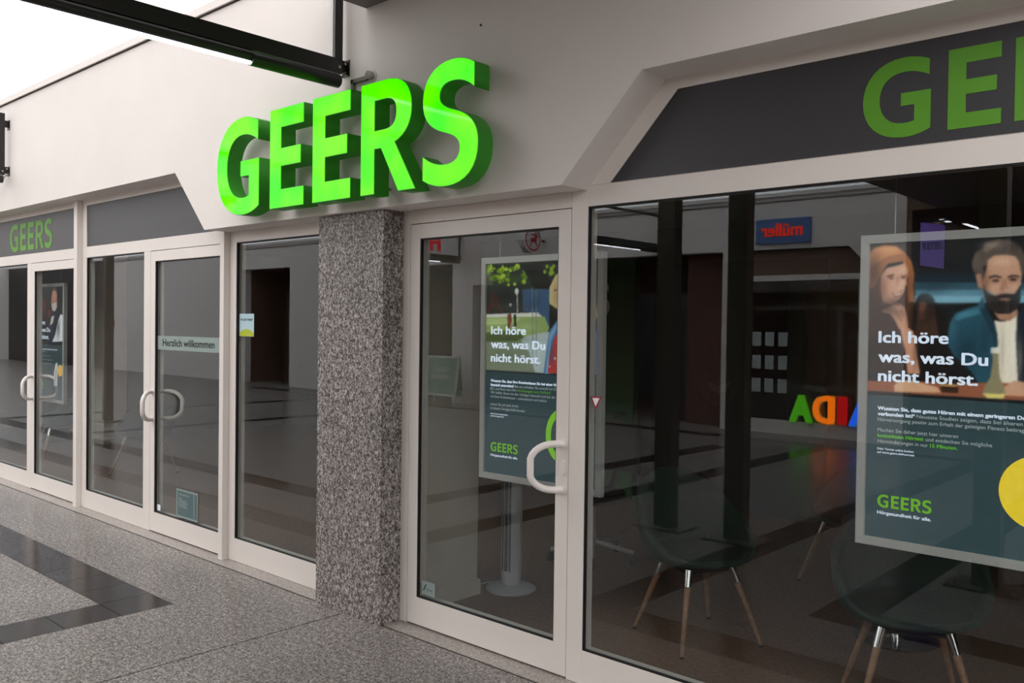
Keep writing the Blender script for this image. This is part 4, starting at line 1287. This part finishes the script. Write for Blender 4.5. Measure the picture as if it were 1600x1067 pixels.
ART_PARTY = [
    ((40, 22, 20), [(-0.135,1.032),(0.431,1.025),(0.434,0.777),(-0.132,0.773)]),
    ((96, 44, 36), [(0.313,0.939),(0.307,0.912),(0.291,0.89),(0.268,0.878),(0.242,0.878),(0.218,0.89),(0.201,0.912),(0.195,0.94),(0.201,0.967),(0.217,0.989),(0.24,1.001),(0.267,1.001),(0.29,0.988),(0.307,0.966)]),
    ((120, 50, 40), [(0.461,0.876),(0.457,0.862),(0.445,0.851),(0.427,0.845),(0.407,0.845),(0.389,0.851),(0.376,0.862),(0.372,0.876),(0.376,0.89),(0.388,0.902),(0.406,0.908),(0.426,0.908),(0.444,0.902),(0.457,0.89)]),
    ((26, 34, 50), [(0.307,0.551),(0.401,0.802),(0.48,0.876),(0.621,0.901),(0.781,0.84),(0.783,0.586),(0.307,0.576)]),
    ((220, 226, 232), [(0.483,0.592),(0.561,0.667),(0.628,0.803),(0.689,0.864),(0.78,0.852),(0.783,0.605)]),
    ((224, 222, 214), [(0.428,0.752),(0.459,0.839),(0.534,0.852),(0.503,0.778)]),
    ((188, 134, 112), [(0.457,1.013),(0.481,1.086),(0.538,1.116),(0.594,1.084),(0.607,1.011),(0.596,0.95),(0.546,0.901),(0.483,0.913),(0.457,0.963)]),
    ((206, 200, 196), [(0.464,0.963),(0.527,0.975),(0.601,0.98),(0.596,0.925),(0.54,0.889),(0.477,0.907)]),
    ((90, 70, 60), [(0.475,1.086),(0.512,1.125),(0.556,1.128),(0.6,1.106),(0.613,1.06),(0.582,1.085),(0.525,1.1)]),
    ((230, 178, 50), [(0.756,0.322),(0.752,0.302),(0.742,0.285),(0.726,0.272),(0.706,0.264),(0.685,0.263),(0.665,0.269),(0.648,0.281),(0.637,0.297),(0.633,0.316),(0.637,0.336),(0.647,0.353),(0.664,0.366),(0.684,0.374),(0.705,0.375),(0.725,0.369),(0.741,0.357),(0.752,0.341)]),
    ((216, 218, 220), [(0.535,0.162),(0.546,0.31),(0.583,0.385),(0.62,0.399),(0.614,0.362),(0.584,0.312),(0.573,0.164)]),
    ((196, 200, 204), [(0.585,0.164),(0.602,0.337),(0.633,0.387),(0.639,0.339),(0.616,0.166)]),
]
SOFT_BAR = [
    (0.309,0.931,0.126,0.029,(140,190,210),0.45),
    (0.568,0.93,0.053,0.03,(120,170,190),0.4),
    (0.263,0.966,0.08,0.027,(30,52,64),0.5),
    (0.044,1.022,0.033,0.084,(62,38,28),0.75),
    (0.102,1.109,0.051,0.015,(226,168,118),0.6),
    (0.177,0.968,0.014,0.077,(120,72,46),0.6),
    (0.101,0.891,0.065,0.04,(30,22,20),0.55),
    (0.08,0.959,0.019,0.053,(126,84,68),0.65),
    (0.143,0.977,0.019,0.022,(236,194,168),0.55),
    (0.15,1.03,0.016,0.012,(232,190,164),0.5),
    (0.12,0.914,0.032,0.013,(110,72,58),0.6),
    (0.111,1.002,0.014,0.006,(120,80,66),0.5),
    (0.154,1.003,0.013,0.006,(120,80,66),0.5),
    (0.139,0.891,0.021,0.011,(226,178,152),0.5),
    (0.201,0.721,0.009,0.066,(124,82,64),0.55),
    (0.163,0.781,0.013,0.038,(226,180,150),0.4),
    (0.066,0.728,0.049,0.079,(28,20,18),0.6),
    (0.479,1.05,0.037,0.017,(230,190,164),0.55),
    (0.429,0.981,0.014,0.045,(118,82,66),0.65),
    (0.519,0.959,0.012,0.011,(222,176,150),0.45),
    (0.458,0.957,0.014,0.012,(216,168,142),0.4),
    (0.46,0.985,0.019,0.009,(96,66,54),0.5),
    (0.514,0.987,0.018,0.01,(96,66,54),0.5),
    (0.493,0.951,0.006,0.008,(228,184,158),0.5),
    (0.477,0.936,0.012,0.006,(60,48,44),0.5),
    (0.482,0.9,0.037,0.016,(30,26,26),0.5),
    (0.44,0.911,0.009,0.026,(62,54,50),0.4),
    (0.445,1.107,0.038,0.013,(150,138,126),0.6),
    (0.515,1.099,0.023,0.016,(58,50,46),0.6),
    (0.399,1.048,0.012,0.031,(118,106,96),0.5),
    (0.486,0.74,0.008,0.088,(176,166,148),0.55),
    (0.52,0.757,0.01,0.092,(248,244,234),0.5),
    (0.541,0.716,0.009,0.082,(190,180,162),0.5),
    (0.372,0.742,0.038,0.058,(16,42,54),0.6),
    (0.364,0.868,0.034,0.013,(92,146,164),0.5),
    (0.326,0.816,0.013,0.048,(70,122,140),0.4),
    (0.433,0.786,0.024,0.083,(20,52,66),0.55),
    (0.571,0.768,0.027,0.101,(18,24,32),0.5),
    (0.234,0.869,0.031,0.038,(22,18,18),0.5),
    (0.221,0.891,0.013,0.022,(128,88,70),0.5),
]
SOFT_PARK = [
    (0.147,0.965,0.1,0.037,(24,28,26),0.6),
    (0.215,0.908,0.131,0.019,(60,64,58),0.5),
    (0.188,1.045,0.148,0.025,(96,130,34),0.35),
    (0.37,0.931,0.047,0.037,(30,50,78),0.4),
    (0.106,0.82,0.077,0.013,(190,206,150),0.5),
    (0.316,0.804,0.072,0.018,(170,190,140),0.4),
    (0.193,0.74,0.116,0.015,(66,80,46),0.6),
    (0.152,0.652,0.117,0.037,(96,108,86),0.5),
    (0.39,0.665,0.055,0.055,(190,204,204),0.4),
    (0.51,0.96,0.03,0.071,(150,130,84),0.5),
    (0.585,0.976,0.066,0.035,(232,190,164),0.4),
    (0.601,0.888,0.067,0.018,(160,112,92),0.5),
    (0.703,0.917,0.043,0.115,(150,128,80),0.5),
    (0.484,0.668,0.023,0.072,(44,84,124),0.5),
    (0.722,0.687,0.042,0.092,(44,84,124),0.5),
    (0.56,0.683,0.038,0.082,(150,36,34),0.4),
]
SOFT_PARTY = [
    (0.526,1.049,0.05,0.037,(222,172,148),0.5),
    (0.601,0.999,0.025,0.061,(110,70,58),0.5),
    (0.638,0.73,0.043,0.097,(14,18,30),0.5),
    (0.271,0.876,0.193,0.076,(70,30,26),0.4),
]
PW, PH, PZ = 0.80, 1.165, 0.835
YP = 3.36


def poster(label, x0, arts, soft, lines, extra):
    r = empty('poster_frame', (x0 + PW / 2, YP, PZ))
    tag(r, label, 'poster', 'framed posters hanging in the windows')
    X, Z = x0 - r.location.x, 0.0

    def add(nm, o):
        o.parent = r
        return o
    f = 0.032
    # bevelled snap frame: four mitred rails
    L, Rr, B, Tt = X, X + PW, Z, Z + PH
    for nm, q in (('frame_rail', [(L, B), (Rr, B), (Rr - f, B + f), (L + f, B + f)]), ('frame_rail', [(L, Tt), (Rr, Tt), (Rr - f, Tt - f), (L + f, Tt - f)]),
                  ('frame_stile', [(L, B), (L + f, B + f), (L + f, Tt - f), (L, Tt)]), ('frame_stile', [(Rr, B), (Rr - f, B + f), (Rr - f, Tt - f), (Rr, Tt)])):
        o = MB().prism(q, 'y', -0.004, 0.03).build(nm, M_ALU, r, bevel=0.002)
    MB().box(L + 0.01, Rr - 0.01, 0.012, 0.028, B + 0.01, Tt - 0.01).build('back_board', M_ALU, r)
    MB().box(L + f, Rr - f, 0.008, 0.012, B + f, 0.565).build('print_lower', print_mat((50, 72, 78), EM), r)
    picture(r, arts, soft, X, L + f, Rr - f, 0.565, Tt - f)
    for col, pts in arts:
        if max(p[1] for p in pts) < 0.5:            # loose motifs on the lower field
            me = curve_mesh('print_shape', [[(p[0] + X, p[1]) for p in pts]], 0.0)
            put('print_shape', me, print_mat(col, EM), Matrix.Translation((0, 0.006, 0)) @ FRONT, r)
    for body, x, z, w_, cap, col, bold in lines:
        me, _ = text_mesh(body, w_, cap, bold)
        put('print_text', me, print_mat(col, EM), Matrix.Translation((X + x, 0.0038, z)) @ FRONT, r)
    for sx in (0.12, PW - 0.12):
        MB().tube([(X + sx, 0.013, PH), (X + sx, 0.013, 2.72 - PZ)], 0.0022, 6).build('hanging_wire', M_STEEL, r)
    extra(r, X)
    return r


def inside(gx, gz, pts):
    """even-odd point in polygon test on arrays"""
    r = np.zeros(gx.shape, bool)
    n = len(pts)
    for i in range(n):
        (xa, za), (xb, zb) = pts[i], pts[(i + 1) % n]
        if za == zb:
            continue
        c = ((za > gz) != (zb > gz)) & (gx < (xb - xa) * (gz - za) / (zb - za) + xa)
        r ^= c
    return r


def picture(root, arts, soft, X, x0, x1, z0, z1, cell=0.0034):
    """printed photograph: soft-edged colour fields stored per corner point of a fine sheet"""
    nx, nz = int((x1 - x0) / cell), int((z1 - z0) / cell)
    gx, gz = np.meshgrid(np.linspace(x0, x1, nx + 1), np.linspace(z0, z1, nz + 1))
    acc = np.zeros(gx.shape + (3,))
    offs = [(-.25, -.25), (.25, -.25), (-.25, .25), (.25, .25)]
    for ox, oz in offs:
        im = np.tile(np.array((26, 30, 34), float), gx.shape + (1,))
        for col, pts in arts:
            if max(p[1] for p in pts) < 0.5:
                continue
            im[inside(gx - X + ox * cell, gz + oz * cell, pts)] = col
        acc += im
    im = acc / len(offs)
    for cx, cz, rx, rz, col, al in soft:
        w = al * np.exp(-1.2 * (((gx - X - cx) / rx) ** 2 + ((gz - cz) / rz) ** 2))[..., None]
        im = im * (1 - w) + np.array(col, float) * w
    for _ in range(2):                              # slight softness of the halftone
        p = np.pad(im, ((1, 1), (1, 1), (0, 0)), mode='edge')
        im = (p[1:-1, 1:-1] * 4 + p[:-2, 1:-1] + p[2:, 1:-1] + p[1:-1, :-2] + p[1:-1, 2:]) / 8
    im += np.random.default_rng(5).normal(0, 2.5, gx.shape)[..., None]
    im = np.clip(im, 0, 255) / 255.0
    li = np.where(im <= 0.04045, im / 12.92, ((im + 0.055) / 1.055) ** 2.4)
    verts = np.stack([gx.ravel(), np.full(gx.size, 0.0085), gz.ravel()], 1)
    i = np.arange((nx + 1) * (nz + 1)).reshape(nz + 1, nx + 1)
    faces = np.stack([i[:-1, :-1].ravel(), i[:-1, 1:].ravel(), i[1:, 1:].ravel(), i[1:, :-1].ravel()], 1)
    me = bpy.data.meshes.new('print_picture')
    me.from_pydata(verts.tolist(), [], faces.tolist())
    at = me.color_attributes.new('ink', 'FLOAT_COLOR', 'POINT')
    at.data.foreach_set('color', np.concatenate([li.reshape(-1, 3), np.ones((gx.size, 1))], 1).ravel().astype(np.float32))
    me.materials.append(M_INK)
    link(bpy.data.objects.new('print_picture', me), root)


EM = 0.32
M_INK, _nt, _b = newmat('printed_picture')
_at = _nt.nodes.new('ShaderNodeAttribute')
_at.attribute_name = 'ink'
_nt.links.new(_at.outputs['Color'], _b.inputs['Base Color'])
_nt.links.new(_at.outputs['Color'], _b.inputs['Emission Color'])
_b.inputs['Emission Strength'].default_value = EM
_b.inputs['Roughness'].default_value = 0.35
_b.inputs['Specular IOR Level'].default_value = 0.3
WH, GN, LG = (208, 213, 220), (112, 184, 38), (180, 190, 192)
HEAD = [('Ich höre', 0.07, 0.763, 0.245, 0.041, WH, 0.0021), ('was, was Du', 0.071, 0.69, 0.373, 0.041, WH, 0.0021), ('nicht hörst.', 0.071, 0.619, 0.342, 0.041, WH, 0.0021)]
FOOT = [('Hörgesundheit für alle.', 0.078, 0.121, 0.191, 0.012, WH, 0.0004)]


def logo_of(r, X):
    logo_print(r, 'print_logo', print_mat(GN, EM), X + 0.078, 0.0038, 0.147, 0.0475, 0.0, 1.0)


def extra_bar(r, X):
    logo_of(r, X)
    me = curve_mesh('print_disc', [ell(X + 0.612, 0.267, 0.127, 0.127, 40)], 0.0)
    put('print_disc', me, print_mat((244, 214, 52), EM), Matrix.Translation((0, 0.0045, 0)) @ FRONT, r)


def extra_park(r, X):
    logo_of(r, X)
    cx, cz = X + 0.56, 0.268
    me = curve_mesh('print_zero', [ell(cx, cz, 0.105, 0.135, 36), ell(cx, cz, 0.072, 0.10, 36)], 0.0)
    put('print_zero', me, print_mat((128, 204, 44), EM), Matrix.Translation((0, 0.0045, 0)) @ FRONT, r)


SM = 0.0128
BAR = HEAD + FOOT + [
    ('Wussten Sie, dass gutes Hören mit einem geringeren Demenzrisiko', 0.072, 0.511, 0.585, SM, WH, 0.0009),
    ('verbunden ist?¹', 0.073, 0.490, 0.132, SM, WH, 0.0009), ('Neueste Studien zeigen, dass bei älteren Erwachsenen', 0.212, 0.490, 0.46, SM, LG, 0.0),
    ('Hörversorgung positiv zum Erhalt der geistigen Fitness beitragen kann.', 0.073, 0.469, 0.55, SM, LG, 0.0),
    ('Machen Sie daher jetzt hier unseren', 0.074, 0.430, 0.279, SM, LG, 0.0),
    ('kostenlosen Hörtest', 0.074, 0.409, 0.163, SM, GN, 0.0005), ('und entdecken Sie mögliche', 0.244, 0.409, 0.218, SM, LG, 0.0),
    ('Hörminderungen in nur', 0.075, 0.388, 0.178, SM, LG, 0.0), ('15 Minuten.', 0.260, 0.388, 0.092, SM, GN, 0.0005),
    ('Oder Termin online buchen', 0.073, 0.362, 0.131, 0.0075, WH, 0.0002), ('auf www.geers.de/hoertest', 0.074, 0.349, 0.133, 0.0075, WH, 0.0002)]
PARK = HEAD + FOOT + [
    ('Wussten Sie, dass Ihre Krankenkasse Sie bei einer Hörminderung', 0.072, 0.512, 0.555, SM, WH, 0.0009),
    ('finanziell unterstützt?', 0.072, 0.490, 0.165, SM, WH, 0.0009), ('Bei uns erhalten Sie sowohl Im-Ohr- als', 0.244, 0.490, 0.325, SM, LG, 0.0),
    ('RIC- und Hinter-dem-Ohr-', 0.072, 0.470, 0.186, SM, LG, 0.0), ('Hörlösungen zum Nulltarif.', 0.26, 0.470, 0.225, SM, GN, 0.0),
    ('Wir helfen Ihnen bei der richtigen Auswahl und bei der Abrechnung', 0.073, 0.450, 0.545, SM, LG, 0.0),
    ('mit Ihrer Krankenkasse – unkompliziert und einfach.', 0.073, 0.429, 0.39, SM, LG, 0.0),
    ('Lassen Sie sich jetzt direkt', 0.074, 0.389, 0.197, SM, LG, 0.0), ('in diesem Fachgeschäft beraten.', 0.074, 0.368, 0.245, SM, LG, 0.0),
    ('Oder Termin online buchen', 0.075, 0.341, 0.121, 0.0075, WH, 0.0002), ('auf www.geers.de', 0.075, 0.329, 0.094, 0.0075, WH, 0.0002)]
PARTY = HEAD + FOOT + [
    ('Wussten Sie, dass Ihr Gehör Ihnen mehr', 0.072, 0.512, 0.555, SM, WH, 0.0009), ('Lebensfreude schenkt?', 0.072, 0.490, 0.265, SM, LG, 0.0),
    ('Testen Sie jetzt kostenlos', 0.073, 0.447, 0.375, SM, LG, 0.0), ('unsere neuen Hörgeräte', 0.073, 0.409, 0.435, SM, LG, 0.0), ('in diesem Fachgeschäft.', 0.073, 0.371, 0.42, SM, LG, 0.0)]
poster('framed poster of a woman and bearded man at a bar', -1.265, ART_BAR, SOFT_BAR, BAR, extra_bar)
poster('framed poster of a woman in a denim jacket in a park', -3.267, ART_PARK, SOFT_PARK, PARK, extra_park)
poster('framed dark poster of a man in waistcoat with yellow disc', -9.625, ART_PARTY, SOFT_PARTY, PARTY, logo_of)

# ------------------------------------------------------------------ stickers on the glass
YS = YG - 0.0008


def sticker(name, label, x0, x1, z0, z1, mat, extra=None):
    r = empty(name, ((x0 + x1) / 2, YS, z0))
    tag(r, label, 'sticker')
    rel(box('film', mat, x0, x1, YS - 0.0004, YS + 0.0004, z0, z1), r)
    if extra:
        for me, m, x, z in extra:
            rel(put('film_print', me, m, Matrix.Translation((x, YS - 0.0008, z)) @ FRONT), r)
    return r


INK = plain('dark_ink', (44, 52, 56), 0.6)
sticker('welcome_band', 'frosted band with German welcome lettering across the glass door', -6.62, -5.665, 1.425, 1.532, M_FROST, [(text_mesh('Herzlich willkommen', 0.775, 0.052, 0.0012)[0], INK, -6.537, 1.455)])
TEAL = plain('card_teal', (82, 104, 106), 0.6)
sticker('opening_hours_card', 'teal card with pale lines of small text low on the welcome door', -6.305, -5.985, 0.175, 0.388, M_FROST,
        [(curve_mesh('c', [[(0, 0), (0.245, 0), (0.245, 0.185), (0, 0.185)]], 0.0), TEAL, -6.290, 0.19), (curve_mesh('c', [[(0, 0), (0.04, 0), (0.04, 0.185), (0, 0.185)]], 0.0), TEAL, -6.035, 0.19)]
        + [(curve_mesh('c', [[(0, 0), (w_, 0), (w_, 0.006), (0, 0.006)]], 0.0002), M_FROST, -6.27, z) for w_, z in ((0.16, 0.345), (0.05, 0.315), (0.12, 0.30), (0.14, 0.285), (0.12, 0.27), (0.13, 0.255))])
sticker('white_label', 'small white label in the lower corner of the welcome door', -6.612, -6.56, 0.175, 0.222, M_WHITE)
hill = [(-0.0, 0.0), (0.18, 0.0), (0.18, 0.02), (0.14, 0.042), (0.09, 0.05), (0.04, 0.042), (0.0, 0.02)]
sticker('points_sticker', 'pale blue and lime square sticker beside the white post', -5.432, -5.25, 1.548, 1.702, plain('sticker_sky', (178, 206, 214), 0.5),
        [(curve_mesh('h', [[(p[0], p[1]) for p in hill]], 0.0), plain('sticker_lime', (176, 190, 40), 0.5), -5.431, 1.549), (text_mesh("Hier gibt's Punkte!", 0.15, 0.016, 0.0004)[0], INK, -5.418, 1.655)])
sticker('corner_sticker', 'pale square sticker with black mark low on the pillar door', -3.55, -3.445, 0.178, 0.252, M_FROST,
        [(curve_mesh('c', [[(0, 0), (0.01, 0), (0.03, 0.036), (0.02, 0.036)]], 0.0), INK, -3.54, 0.2), (text_mesh('lite', 0.045, 0.016)[0], INK, -3.508, 0.203)])
tri = empty('triangle_sticker', (-2.39, YS, 1.26))
tag(tri, 'small red and white warning triangle on the wide window', 'sticker')
rel(MB().prism([(-2.425, 1.325), (-2.36, 1.327), (-2.394, 1.266)], 'y', YS - 0.0004, YS).build('film', plain('sticker_red', (150, 34, 40), 0.5)), tri)
rel(MB().prism([(-2.413, 1.319), (-2.371, 1.320), (-2.394, 1.281)], 'y', YS - 0.0008, YS - 0.0003).build('film_print', M_WHITE), tri)
